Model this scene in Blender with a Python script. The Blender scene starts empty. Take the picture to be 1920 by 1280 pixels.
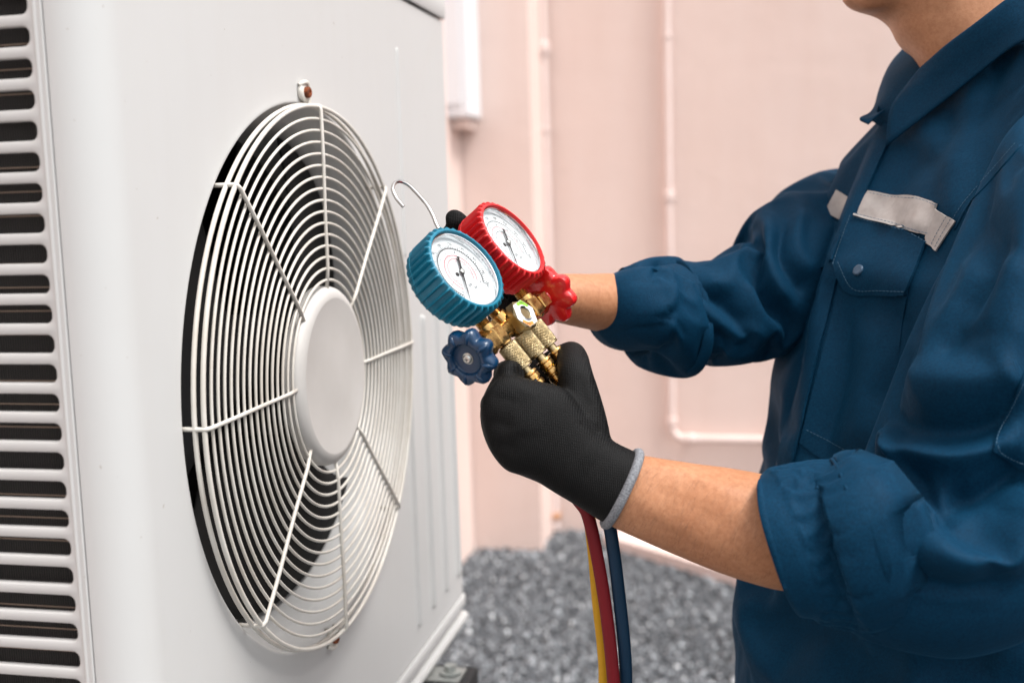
import bpy, bmesh, math, random
import numpy as np
from mathutils import Vector, Matrix
from mathutils.bvhtree import BVHTree
SC = bpy.context.scene
COL = SC.collection
rng = np.random.default_rng(7)
# ------------------------------------------------------------------ camera
F_PX = 2109.72
CP = np.array([0.40814, -0.97813, 1.320])
YAW, PITCH, ROLL = 0.21982, 0.124048, -0.029978
_f = np.array([-math.sin(YAW)*math.cos(PITCH), math.cos(YAW)*math.cos(PITCH), -math.sin(PITCH)])
_r0 = np.array([math.cos(YAW), math.sin(YAW), 0.])
_u0 = np.cross(_r0, _f)
CR = math.cos(ROLL)*_r0 + math.sin(ROLL)*_u0
CU = math.cos(ROLL)*_u0 - math.sin(ROLL)*_r0
CD = -CU; CF = _f
cam = bpy.data.cameras.new('camera'); camo = bpy.data.objects.new('camera', cam); COL.objects.link(camo)
camo.matrix_world = Matrix(((CR[0], CU[0], -CF[0], CP[0]), (CR[1], CU[1], -CF[1], CP[1]), (CR[2], CU[2], -CF[2], CP[2]), (0, 0, 0, 1)))
cam.sensor_width = 36; cam.lens = F_PX/1920*36; cam.clip_start = .05; cam.clip_end = 500
cam.dof.use_dof = True; cam.dof.focus_distance = .90; cam.dof.aperture_fstop = 4.6; cam.dof.aperture_blades = 0
SC.camera = camo
# ------------------------------------------------------------------ world and sun (bright overcast)
W = bpy.data.worlds.new('World'); SC.world = W; W.use_nodes = True
SUN_EL, SUN_AZ = math.radians(63), math.radians(106)     # azimuth clockwise from +Y
nt = W.node_tree; nt.nodes.clear()
sky = nt.nodes.new('ShaderNodeTexSky'); sky.sky_type = 'NISHITA'; sky.sun_disc = False
sky.sun_elevation = SUN_EL; sky.sun_rotation = SUN_AZ; sky.dust_density = 3.0; sky.air_density = 1.0
hs = nt.nodes.new('ShaderNodeHueSaturation'); hs.inputs['Saturation'].default_value = .12; hs.inputs['Value'].default_value = 1.0
bg = nt.nodes.new('ShaderNodeBackground'); bg.inputs['Strength'].default_value = .12
wo = nt.nodes.new('ShaderNodeOutputWorld')
nt.links.new(sky.outputs[0], hs.inputs['Color']); nt.links.new(hs.outputs[0], bg.inputs[0]); nt.links.new(bg.outputs[0], wo.inputs[0])
sun = bpy.data.lights.new('sun', 'SUN'); sun.energy = 1.5; sun.angle = math.radians(22); sun.color = (1, .97, .93)
suno = bpy.data.objects.new('sun', sun); COL.objects.link(suno)
_sd = Vector((math.sin(SUN_AZ)*math.cos(SUN_EL), math.cos(SUN_AZ)*math.cos(SUN_EL), math.sin(SUN_EL)))
suno.rotation_euler = _sd.to_track_quat('Z', 'Y').to_euler(); suno.location = (3, -3, 6)
SC.view_settings.view_transform = 'Standard'; SC.view_settings.look = 'None'
SC.view_settings.gamma = 1; SC.view_settings.use_curve_mapping = False
SC.view_settings.exposure = 1.22

# ------------------------------------------------------------------ helpers
def A_(p): return np.array(p, float)
def ray(x, y): return CF + CR*((x-960)/F_PX) + CD*((y-640)/F_PX)
def at(x, y, z): return CP + ray(x, y)*z
def onplane(x, y, p0, n):
    v = ray(x, y); t = np.dot(A_(p0)-CP, n)/np.dot(v, n); return CP + v*t
def proj(co):
    v = co-CP; z = v@CF
    return 960+F_PX*(v@CR)/z, 640+F_PX*(v@CD)/z, z
def link(name, me, mat=None, parent=None, smooth=True):
    o = bpy.data.objects.new(name, me); COL.objects.link(o)
    if mat is not None:
        me.materials.clear(); me.materials.append(mat)
    if parent is not None: o.parent = parent
    if smooth is True: me.shade_smooth()
    elif smooth: 
        me.shade_smooth(); sharp(me, smooth)
    return o
def sharp(me, deg):
    bm = bmesh.new(); bm.from_mesh(me); a = math.radians(deg)
    for e in bm.edges:
        if len(e.link_faces) == 2 and e.calc_face_angle(0) > a: e.smooth = False
    bm.to_mesh(me); bm.free()
def empty(name, loc, label, cat, group=None):
    o = bpy.data.objects.new(name, None); COL.objects.link(o); o.location = loc; o.empty_display_size = .05
    o['label'] = label; o['category'] = cat
    if group: o['group'] = group
    return o
def tag(o, label, cat, group=None):
    o['label'] = label; o['category'] = cat
    if group: o['group'] = group
    return o
def tomesh(V, Fc, name='m'):
    me = bpy.data.meshes.new(name); me.from_pydata([tuple(v) for v in V], [], [tuple(f) for f in Fc]); me.update(); return me
class G:
    """collects verts / faces in world coordinates"""
    def __init__(s): s.v = []; s.f = []
    def add(s, V, Fc):
        n = len(s.v); s.v += [tuple(v) for v in V]; s.f += [tuple(i+n for i in f) for f in Fc]; return s
    def box(s, a, b):
        x0, y0, z0 = a; x1, y1, z1 = b
        V = [(x0,y0,z0),(x1,y0,z0),(x1,y1,z0),(x0,y1,z0),(x0,y0,z1),(x1,y0,z1),(x1,y1,z1),(x0,y1,z1)]
        return s.add(V, [(0,3,2,1),(4,5,6,7),(0,1,5,4),(1,2,6,5),(2,3,7,6),(3,0,4,7)])
    def grid(s, Vg, closeu=False, closev=False, flip=False):
        """Vg[nv][nu][3]"""
        Vg = np.asarray(Vg); nv, nu = Vg.shape[:2]; Fc = []
        for j in range(nv-(0 if closev else 1)):
            for i in range(nu-(0 if closeu else 1)):
                a = j*nu+i; b = j*nu+(i+1) % nu; c = ((j+1) % nv)*nu+(i+1) % nu; d = ((j+1) % nv)*nu+i
                Fc.append((a, d, c, b) if flip else (a, b, c, d))
        return s.add(Vg.reshape(-1, 3), Fc)
    def cap(s, ring, flip=False):
        n = len(ring); c = np.mean(ring, axis=0)
        V = list(ring)+[c]
        return s.add(V, [((i+1) % n, i, n) if flip else (i, (i+1) % n, n) for i in range(n)])
    def mesh(s, rel=None):
        V = np.array(s.v)
        if rel is not None: V = V-np.array(rel)
        me = tomesh(V, s.f)
        bm = bmesh.new(); bm.from_mesh(me); bmesh.ops.remove_doubles(bm, verts=bm.verts, dist=1e-6)
        bmesh.ops.recalc_face_normals(bm, faces=bm.faces); bm.to_mesh(me); bm.free(); return me
    def obj(s, name, mat, parent=None, smooth=35):
        rel = parent_loc(parent)
        return link(name, s.mesh(rel), mat, parent, smooth)
def parent_loc(p):
    loc = np.zeros(3)
    while p is not None: loc = loc+np.array(p.location); p = p.parent
    return loc
def frame(axis):
    a = A_(axis); a = a/np.linalg.norm(a); t = np.array([0, 0, 1.]) if abs(a[2]) < .9 else np.array([1., 0, 0])
    x = np.cross(t, a); x /= np.linalg.norm(x); y = np.cross(a, x); return x, y, a
def lathe(g, o, axis, prof, n=32, x=None, rad=None, cap=True):
    """prof: [(t, r)] along axis from origin o; rad(theta, k) multiplies radius"""
    X, Y, Z = frame(axis)
    if x is not None:
        X = A_(x)-np.dot(x, Z)*Z; X /= np.linalg.norm(X); Y = np.cross(Z, X)
    o = A_(o); th = np.linspace(0, 2*np.pi, n, endpoint=False); R = []
    for k, (t, r) in enumerate(prof):
        rr = r*(np.ones(n) if rad is None else rad(th, k))
        R.append(o+Z*t+rr[:, None]*(np.cos(th)[:, None]*X+np.sin(th)[:, None]*Y))
    g.grid(R, closeu=True)
    if cap: g.cap(R[0], True); g.cap(R[-1])
    return R
def catmull(P, n):
    """P [k,d] -> resampled n pts per segment"""
    P = np.asarray(P, float); k = len(P); out = []
    for i in range(k-1):
        p0 = P[i-1] if i > 0 else 2*P[0]-P[1]; p1 = P[i]; p2 = P[i+1]; p3 = P[i+2] if i+2 < k else 2*P[-1]-P[-2]
        for t in np.linspace(0, 1, n, endpoint=False):
            out.append(.5*((2*p1)+(-p0+p2)*t+(2*p0-5*p1+4*p2-p3)*t*t+(-p0+3*p1-3*p2+p3)*t**3))
    out.append(P[-1]); return np.array(out)
def tube(g, pts, r, n=10, closed=False, cap=True, smoothn=0):
    P = np.asarray(pts, float); r = np.broadcast_to(np.asarray(r, float), (len(P),))
    if smoothn:
        Q = catmull(np.hstack([P, r[:, None]]), smoothn); P = Q[:, :3]; r = Q[:, 3]
    m = len(P)
    T = np.roll(P, -1, 0)-np.roll(P, 1, 0) if closed else np.gradient(P, axis=0)
    T /= np.linalg.norm(T, axis=1)[:, None]
    X, _, _ = frame(T[0]); R = []; th = np.linspace(0, 2*np.pi, n, endpoint=False)
    for i in range(m):
        X = X-np.dot(X, T[i])*T[i]; X /= np.linalg.norm(X); Y = np.cross(T[i], X)
        R.append(P[i]+r[i]*(np.cos(th)[:, None]*X+np.sin(th)[:, None]*Y))
    g.grid(R, closeu=True, closev=closed)
    if cap and not closed: g.cap(R[0], True); g.cap(R[-1])
def loft(secs, nu=64, nseg=10, e=2.0, capa=True, capb=True, g=None, rings=False):
    """secs: (A_px, B_px, depth | (dA, dB), half_thickness[, shear]) ; silhouette-controlled tube"""
    S = []
    for s in secs:
        d = s[2] if isinstance(s[2], tuple) else (s[2], s[2])
        S.append(list(at(*s[0], d[0]))+list(at(*s[1], d[1]))+[s[3], s[4] if len(s) > 4 else 0.])
    S = catmull(S, nseg); Ca = (S[:, :3]+S[:, 3:6])/2; T = np.gradient(Ca, axis=0); T /= np.linalg.norm(T, axis=1)[:, None]
    th = np.linspace(0, 2*np.pi, nu, endpoint=False); c, s_ = np.cos(th), np.sin(th)
    if e != 2: c = np.sign(c)*np.abs(c)**(2/e); s_ = np.sign(s_)*np.abs(s_)**(2/e)
    R = []
    for k in range(len(S)):
        a = (S[k, :3]-S[k, 3:6])/2; b = np.cross(T[k], a); b /= np.linalg.norm(b)
        if np.dot(b, CF) > 0: b = -b
        R.append(Ca[k]+c[:, None]*a+s_[:, None]*(b*S[k, 6]+T[k]*S[k, 7]))
    R = np.array(R)
    if rings: return R
    g = g or G(); g.grid(R, closeu=True)
    if capa: g.cap(R[0], True)
    if capb: g.cap(R[-1])
    return g
def remesh(me, vox, smooth=4, fac=.5):
    o = bpy.data.objects.new('tmp', me); COL.objects.link(o)
    m = o.modifiers.new('r', 'REMESH'); m.mode = 'VOXEL'; m.voxel_size = vox
    if smooth:
        s = o.modifiers.new('s', 'SMOOTH'); s.iterations = smooth; s.factor = fac
    dg = bpy.context.evaluated_depsgraph_get(); out = bpy.data.meshes.new_from_object(o.evaluated_get(dg))
    bpy.data.objects.remove(o); return out
def get_co(me):
    a = np.empty(len(me.vertices)*3, np.float32); me.vertices.foreach_get('co', a); return a.reshape(-1, 3).astype(float)
def set_co(me, co): me.vertices.foreach_set('co', co.astype(np.float32).ravel()); me.update()
def normals(me):
    a = np.empty(len(me.vertices)*3, np.float32); me.vertex_normals.foreach_get('vector', a); return a.reshape(-1, 3).astype(float)
def seg_dist(px, py, pts):
    """distance and signed side to a polyline, in photo pixels; also arc parameter 0..1"""
    P = catmull(np.array(pts, float), 6) if len(pts) > 2 else np.array(pts, float)
    best = np.full(len(px), 1e9); side = np.zeros(len(px)); par = np.zeros(len(px))
    L = np.r_[0, np.cumsum(np.linalg.norm(np.diff(P, axis=0), axis=1))]
    for i in range(len(P)-1):
        a, b = P[i], P[i+1]; d = b-a; l2 = d@d+1e-9
        t = np.clip(((px-a[0])*d[0]+(py-a[1])*d[1])/l2, 0, 1)
        qx, qy = px-(a[0]+t*d[0]), py-(a[1]+t*d[1]); dd = np.hypot(qx, qy); m = dd < best
        best[m] = dd[m]; side[m] = np.sign(d[0]*qy-d[1]*qx)[m]; par[m] = ((L[i]+t*math.sqrt(l2))/L[-1])[m]
    return best, side, par
def folds(me, strokes, loc=np.zeros(3), toward=None):
    """cloth folds: each stroke (pts, width_px, amp_mm[, kind]) raises or sinks the cloth along its normal"""
    co = get_co(me)+loc; no = normals(me); px, py, z = proj(co)
    vis = np.clip(((no*(CP-co)).sum(1)/np.linalg.norm(CP-co, axis=1)+.05)/.3, 0, 1)
    D = np.zeros(len(co))
    for s in strokes:
        pts, w, amp = s[:3]; kind = s[3] if len(s) > 3 else 'g'
        d, sd, t = seg_dist(px, py, pts); tap = np.clip(np.minimum(t, 1-t)*5+.25, 0, 1)
        if kind == 'g' and amp < 0: D += amp*np.exp(-(d/w)**1.5)*tap
        elif kind == 'g': D += amp*np.exp(-(d/w)**2)*tap
        elif kind == 's':   # sharp crease: soft rise on the left of the stroke, abrupt drop on its right
            D += amp*np.where(sd < 0, np.exp(-(d/w)**2), np.exp(-(d/(w*.4))**2))*tap
    set_co(me, co-loc+no*(D*vis/1000)[:, None])
def rnoise(p, seed=0, oct=3):
    """cheap smooth value noise built of rotated sines"""
    r = np.random.default_rng(seed); out = np.zeros(len(p)); a = 1.
    for o in range(oct):
        for k in range(4):
            d = r.normal(size=3); d /= np.linalg.norm(d); out += a*np.sin(p@d*(2**o)*(1+.3*r.random())+r.random()*6.28+1.3*np.sin(p@np.roll(d, 1)*(2**o)*.7+r.random()*6))
        a *= .5
    return out/4

# ------------------------------------------------------------------ materials
def mat(name, col=(.5,.5,.5), rough=.5, metal=0., spec=.5, sheen=0., sss=0., coat=0., nodes=None):
    m = bpy.data.materials.new(name); m.use_nodes = True; t = m.node_tree; b = t.nodes['Principled BSDF']
    b.inputs['Base Color'].default_value = (*col, 1); b.inputs['Roughness'].default_value = rough; b.inputs['Metallic'].default_value = metal
    b.inputs['Specular IOR Level'].default_value = spec
    if sheen: b.inputs['Sheen Weight'].default_value = sheen; b.inputs['Sheen Roughness'].default_value = .4
    if sss: b.inputs['Subsurface Weight'].default_value = sss; b.inputs['Subsurface Radius'].default_value = (.01, .004, .002); b.inputs['Subsurface Scale'].default_value = 1
    if coat: b.inputs['Coat Weight'].default_value = coat; b.inputs['Coat Roughness'].default_value = .08
    if nodes: nodes(t, b)
    return m
def N(t, typ, **kw):
    n = t.nodes.new(typ)
    for k, v in kw.items():
        if k in n.inputs.keys() if hasattr(n.inputs, 'keys') else False: n.inputs[k].default_value = v
        elif hasattr(n, k): setattr(n, k, v)
        else: n.inputs[k].default_value = v
    return n
def coord(t, scale=(1,1,1), rot=(0,0,0), kind='Object'):
    c = t.nodes.new('ShaderNodeTexCoord'); mp = t.nodes.new('ShaderNodeMapping'); mp.inputs['Scale'].default_value = scale; mp.inputs['Rotation'].default_value = rot
    t.links.new(c.outputs[kind], mp.inputs[0]); return mp.outputs[0]
def noise(t, vec, scale, detail=3, rough=.5):
    n = t.nodes.new('ShaderNodeTexNoise'); n.inputs['Scale'].default_value = scale; n.inputs['Detail'].default_value = detail; n.inputs['Roughness'].default_value = rough
    t.links.new(vec, n.inputs['Vector']); return n.outputs['Fac']
def ramp(t, fac, stops):
    r = t.nodes.new('ShaderNodeValToRGB'); e = r.color_ramp.elements
    while len(e) < len(stops): e.new(.5)
    for i, (p, c) in enumerate(stops): e[i].position = p; e[i].color = (*c, 1) if len(c) == 3 else c
    t.links.new(fac, r.inputs[0]); return r.outputs[0]
def bump(t, b, h, strength, dist, prev=None):
    n = t.nodes.new('ShaderNodeBump'); n.inputs['Strength'].default_value = strength; n.inputs['Distance'].default_value = dist
    t.links.new(h, n.inputs['Height'])
    if prev: t.links.new(prev, n.inputs['Normal'])
    t.links.new(n.outputs[0], b.inputs['Normal']); return n.outputs[0]
def n_paint(c1, c2, sc=6, bs=.02, fine=400):
    def f(t, b):
        v = coord(t); x = noise(t, v, sc, 5, .6); t.links.new(ramp(t, x, [(.35, c1), (.7, c2)]), b.inputs['Base Color'])
        y = noise(t, v, fine, 2); bump(t, b, y, .25, bs/1000)
    return f
M = {}
def n_acpaint(t, b):
    v = coord(t); x = noise(t, v, 3, 6, .65); y = noise(t, v, 160, 2, .5); v2 = coord(t, (14, 14, 1.6)); z = noise(t, v2, 3, 4, .6)
    c = ramp(t, x, [(.3, (.555,.55,.543)), (.75, (.535,.528,.52))])
    spk = ramp(t, y, [(.755, (1,1,1)), (.775, (.6,.52,.45))]); st = ramp(t, z, [(.3, (.992,.989,.985)), (.55, (1,1,1))])
    m1 = t.nodes.new('ShaderNodeMix'); m1.data_type = 'RGBA'; m1.blend_type = 'MULTIPLY'; m1.inputs[0].default_value = .6
    t.links.new(c, m1.inputs[6]); t.links.new(spk, m1.inputs[7])
    m2 = t.nodes.new('ShaderNodeMix'); m2.data_type = 'RGBA'; m2.blend_type = 'MULTIPLY'; m2.inputs[0].default_value = 1
    t.links.new(m1.outputs[2], m2.inputs[6]); t.links.new(st, m2.inputs[7]); t.links.new(m2.outputs[2], b.inputs['Base Color'])
    h = noise(t, v, 900, 2); n1 = bump(t, b, h, .12, .0002); h2 = noise(t, v, 9, 2); bump(t, b, h2, .25, .0015, n1)
M['ac'] = mat('ac_paint', (.7,.69,.67), .42, spec=.4, nodes=n_acpaint)
M['wire'] = mat('wire_coating', (.62,.585,.53), .38, nodes=n_paint((.66,.63,.58), (.55,.50,.44), 25, .05, 600))
M['hub'] = mat('hub_paint', (.6,.58,.56), .5, nodes=n_paint((.55,.53,.51), (.51,.488,.465), 18, .05, 700))
M['rust'] = mat('rusty_steel', (.25,.07,.02), .8, metal=.3, nodes=n_paint((.30,.07,.015), (.06,.02,.012), 160, .5, 900))
M['fan'] = mat('fan_plastic', (.02,.02,.022), .75, spec=.15, nodes=n_paint((.010,.010,.011), (.016,.015,.014), 12, .05, 300))
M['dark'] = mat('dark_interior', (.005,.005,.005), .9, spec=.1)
def n_fins(t, b):
    v = coord(t); w = t.nodes.new('ShaderNodeTexWave'); w.inputs['Scale'].default_value = 170; w.bands_direction = 'X'; t.links.new(v, w.inputs[0])
    t.links.new(ramp(t, w.outputs['Fac'], [(.2, (.006,.006,.006)), (.9, (.035,.032,.03))]), b.inputs['Base Color']); bump(t, b, w.outputs['Fac'], .8, .001)
M['fins'] = mat('coil_fins', (.02,.02,.02), .6, nodes=n_fins)
M['tan'] = mat('copper_tube', (.30,.22,.165), .5)
M['skin'] = None
def n_skin(t, b):
    v = coord(t); x = noise(t, v, 22, 5, .6); y = noise(t, v, 260, 3, .6)
    c = ramp(t, x, [(.3, (.50,.24,.125)), (.7, (.43,.19,.092))]); d = ramp(t, y, [(.3, (.80,.72,.66)), (.62, (1,1,1))])
    m = t.nodes.new('ShaderNodeMix'); m.data_type = 'RGBA'; m.blend_type = 'MULTIPLY'; m.inputs[0].default_value = .8
    t.links.new(c, m.inputs[6]); t.links.new(d, m.inputs[7]); t.links.new(m.outputs[2], b.inputs['Base Color'])
    h = noise(t, coord(t, (1, 1, 1)), 900, 3); bump(t, b, h, .35, .0006)
M['skin'] = mat('skin', (.45,.22,.12), .48, spec=.4, sss=.07, nodes=n_skin)
def n_twill(c1, c2, sc=1.):
    def f(t, b):
        v = coord(t); x = noise(t, v, 7, 4, .6); gx = noise(t, v, 520, 3, .7); m3 = t.nodes.new('ShaderNodeMix'); m3.data_type = 'RGBA'; m3.blend_type = 'MULTIPLY'; m3.inputs[0].default_value = 1; t.links.new(ramp(t, x, [(.3, c1), (.75, c2)]), m3.inputs[6]); t.links.new(ramp(t, gx, [(.3, (.62,.66,.7)), (.65, (1.15,1.12,1.1))]), m3.inputs[7]); t.links.new(m3.outputs[2], b.inputs['Base Color'])
        w = t.nodes.new('ShaderNodeTexWave'); w.inputs['Scale'].default_value = 420*sc; w.inputs['Distortion'].default_value = .8; w.inputs['Detail Scale'].default_value = .5
        t.links.new(coord(t, (1, .6, 1), (0, .5, .7)), w.inputs[0]); n1 = bump(t, b, w.outputs['Fac'], .18, .0004)
        y = noise(t, v, 38, 4, .6); n2 = bump(t, b, y, .45, .0022, n1)
        z = noise(t, v, 700, 2, .6); bump(t, b, z, .25, .0006, n2)
    return f
M['shirt'] = mat('navy_twill', (.012,.05,.1), .72, spec=.10, sheen=.1, nodes=n_twill((.0008,.026,.060), (.0014,.036,.080)))
M['shirt'].node_tree.nodes['Principled BSDF'].inputs['Sheen Tint'].default_value = (.06, .38, .75, 1)
M['shirt'].node_tree.nodes['Principled BSDF'].inputs['Sheen Roughness'].default_value = .3
M['trouser'] = mat('dark_twill', (.004,.014,.035), .75, spec=.2, nodes=n_twill((.0035,.015,.036), (.005,.02,.045)))
def n_tape(t, b):
    v = coord(t); x = noise(t, v, 60, 5, .7); t.links.new(ramp(t, x, [(.3, (.46,.44,.425)), (.7, (.34,.31,.295))]), b.inputs['Base Color'])
    bump(t, b, noise(t, v, 50, 3), .4, .001)
M['tape'] = mat('reflective_tape', (.3,.28,.27), .5, metal=.25, nodes=n_tape)
M['button'] = mat('button_plastic', (.03,.07,.12), .35)
M['thread'] = mat('thread', (.03,.09,.15), .7)
def n_knit(t, b):
    v = coord(t); 
    w = t.nodes.new('ShaderNodeTexWave'); w.wave_type = 'BANDS'; w.bands_direction = 'Z'; w.inputs['Scale'].default_value = 300; w.inputs['Distortion'].default_value = 1.6; w.inputs['Detail'].default_value = 1; w.inputs['Detail Scale'].default_value = 1.
    t.links.new(coord(t, (.35, .35, 1), (.35, .25, 0)), w.inputs[0])
    w2 = t.nodes.new('ShaderNodeTexWave'); w2.bands_direction = 'X'; w2.inputs['Scale'].default_value = 235; w2.inputs['Distortion'].default_value = 1.2
    t.links.new(coord(t, (1, .4, .25), (.1, .35, .2)), w2.inputs[0])
    mx = t.nodes.new('ShaderNodeMath'); mx.operation = 'MULTIPLY'; t.links.new(w.outputs['Fac'], mx.inputs[0]); t.links.new(w2.outputs['Fac'], mx.inputs[1])
    t.links.new(ramp(t, mx.outputs[0], [(.15, (.0012,.0012,.0014)), (.75, (.006,.0058,.006))]), b.inputs['Base Color'])
    n1 = bump(t, b, mx.outputs[0], .55, .0009); bump(t, b, noise(t, v, 45, 3), .3, .003, n1)
M['glove'] = mat('black_knit', (.01,.01,.01), .62, spec=.2, nodes=n_knit)
M['cuffband'] = mat('grey_piping', (.17,.17,.19), .8, nodes=lambda t, b: (t.links.new(ramp(t, noise(t, coord(t), 700, 3), [(.3, (.11,.115,.13)), (.7, (.26,.27,.29))]), b.inputs['Base Color'])))
M['blue'] = mat('blue_rubber', (.006,.125,.19), .42, spec=.5, nodes=n_paint((.002,.160,.255), (.003,.145,.225), 30, .1, 500))
M['red'] = mat('red_rubber', (.55,.012,.015), .35, spec=.5, nodes=n_paint((.60,.014,.016), (.52,.012,.014), 30, .1, 500))
M['navyknob'] = mat('navy_gloss', (.0006,.028,.078), .3, spec=.45, coat=.12)
M['redknob'] = mat('red_gloss', (.60,.012,.012), .25, spec=.6, coat=.4)
def n_brass(t, b):
    v = coord(t); x = noise(t, v, 130, 4, .6); t.links.new(ramp(t, x, [(.35, (.64,.40,.15)), (.7, (.44,.25,.085))]), b.inputs['Base Color'])
    t.links.new(ramp(t, noise(t, v, 220, 3), [(.3, (.16,.16,.16)), (.7, (.36,.36,.36))]), b.inputs['Roughness'])
    bump(t, b, noise(t, v, 350, 2), .15, .0004)
M['brass'] = mat('brass', (.6,.4,.16), .25, metal=1., nodes=n_brass)
M['nut'] = mat('knurled_brass', (.42,.31,.16), .33, metal=1., nodes=lambda t, b: t.links.new(ramp(t, noise(t, coord(t), 90, 3), [(.3, (.50,.40,.235)), (.7, (.37,.28,.15))]), b.inputs['Base Color']))
M['steel'] = mat('chrome', (.62,.60,.58), .16, metal=1.)
M['screw'] = mat('zinc_screw', (.55,.55,.52), .3, metal=1.)
M['dial'] = mat('dial_white', (.60,.635,.65), .5)
M['inkgrey'] = mat('grey_ink', (.03,.03,.034), .5); M['ink'] = mat('black_ink', (.012,.012,.014), .5); M['inkred'] = mat('red_ink', (.45,.05,.07), .5)
def n_glass(t, b):
    tr = t.nodes.new('ShaderNodeBsdfTransparent'); gl = t.nodes.new('ShaderNodeBsdfGlossy'); gl.inputs['Roughness'].default_value = .04
    fr = t.nodes.new('ShaderNodeFresnel'); fr.inputs['IOR'].default_value = 1.45; mx = t.nodes.new('ShaderNodeMixShader')
    t.links.new(fr.outputs[0], mx.inputs[0]); t.links.new(tr.outputs[0], mx.inputs[1]); t.links.new(gl.outputs[0], mx.inputs[2]); t.links.new(mx.outputs[0], t.nodes['Material Output'].inputs[0])
M['glass'] = mat('gauge_glass', (1,1,1), .02, nodes=n_glass)
M['bezel'] = mat('chrome_bezel', (.75,.76,.77), .12, metal=1.)
M['green'] = mat('green_label', (.22,.48,.04), .4); M['orange'] = mat('orange_label', (.62,.25,.05), .4); M['white'] = mat('white_label', (.78,.78,.8), .4)
M['amber'] = mat('sight_glass', (.10,.04,.012), .08, coat=.5)
M['hred'] = mat('red_hose', (.24,.012,.02), .6, spec=.3, nodes=n_paint((.19,.006,.012), (.16,.005,.010), 20, .2, 500))
M['hyel'] = mat('yellow_hose', (.60,.32,.012), .55, spec=.3, nodes=n_paint((.64,.34,.012), (.58,.30,.010), 20, .2, 500))
M['hblue'] = mat('blue_hose', (.006,.045,.10), .55, spec=.3, nodes=n_paint((.003,.028,.065), (.003,.024,.055), 20, .2, 500))
M['rubber'] = mat('black_rubber', (.012,.012,.013), .7); M['galv'] = mat('galvanised', (.45,.47,.46), .45, metal=.8, nodes=n_paint((.5,.52,.5), (.33,.34,.33), 60, .1, 300))
def n_wall(t, b):
    v = coord(t); x = noise(t, v, 1.2, 6, .6); z = noise(t, coord(t, (3, 3, .5)), 2.2, 5, .6)
    c = ramp(t, x, [(.3, (.79,.645,.59)), (.7, (.755,.60,.545))]); d = ramp(t, z, [(.3, (.97,.945,.93)), (.6, (1,1,1))])
    m = t.nodes.new('ShaderNodeMix'); m.data_type = 'RGBA'; m.blend_type = 'MULTIPLY'; m.inputs[0].default_value = 1
    t.links.new(c, m.inputs[6]); t.links.new(d, m.inputs[7]); t.links.new(m.outputs[2], b.inputs['Base Color'])
    n1 = bump(t, b, noise(t, v, 45, 5, .6), .4, .004); bump(t, b, noise(t, v, 5, 3), .4, .01, n1)
M['wall'] = mat('pink_plaster', (.63,.44,.38), .8, spec=.2, nodes=n_wall)
M['pipe'] = mat('pink_painted_pipe', (.62,.43,.37), .55, nodes=n_paint((.78,.64,.60), (.74,.59,.54), 8, .3, 120))
M['clip'] = mat('orange_clip', (.55,.27,.13), .6)
M['ground'] = mat('gravel_bed', (.06,.062,.066), .9, nodes=lambda t, b: (t.links.new(ramp(t, noise(t, coord(t), 60, 6, .7), [(.3, (.025,.026,.028)), (.7, (.16,.165,.17))]), b.inputs['Base Color']), bump(t, b, noise(t, coord(t), 90, 5, .7), .8, .01)))
def n_stone(t, b):
    a = t.nodes.new('ShaderNodeAttribute'); a.attribute_name = 'tone'; a.attribute_type = 'GEOMETRY'
    t.links.new(ramp(t, a.outputs['Fac'], [(0, (.022,.026,.032)), (.4, (.11,.123,.138)), (.75, (.32,.345,.37)), (1, (.75,.78,.80))]), b.inputs['Base Color'])
M['stone'] = mat('gravel_stone', (.1,.1,.1), .38, spec=.6, nodes=n_stone)
M['hair'] = mat('black_hair', (.01,.008,.007), .5); M['eye'] = mat('eye_white', (.7,.68,.66), .2); M['shoe'] = mat('black_leather', (.012,.011,.01), .4); M['lip'] = mat('lips', (.36,.13,.10), .45)
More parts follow.
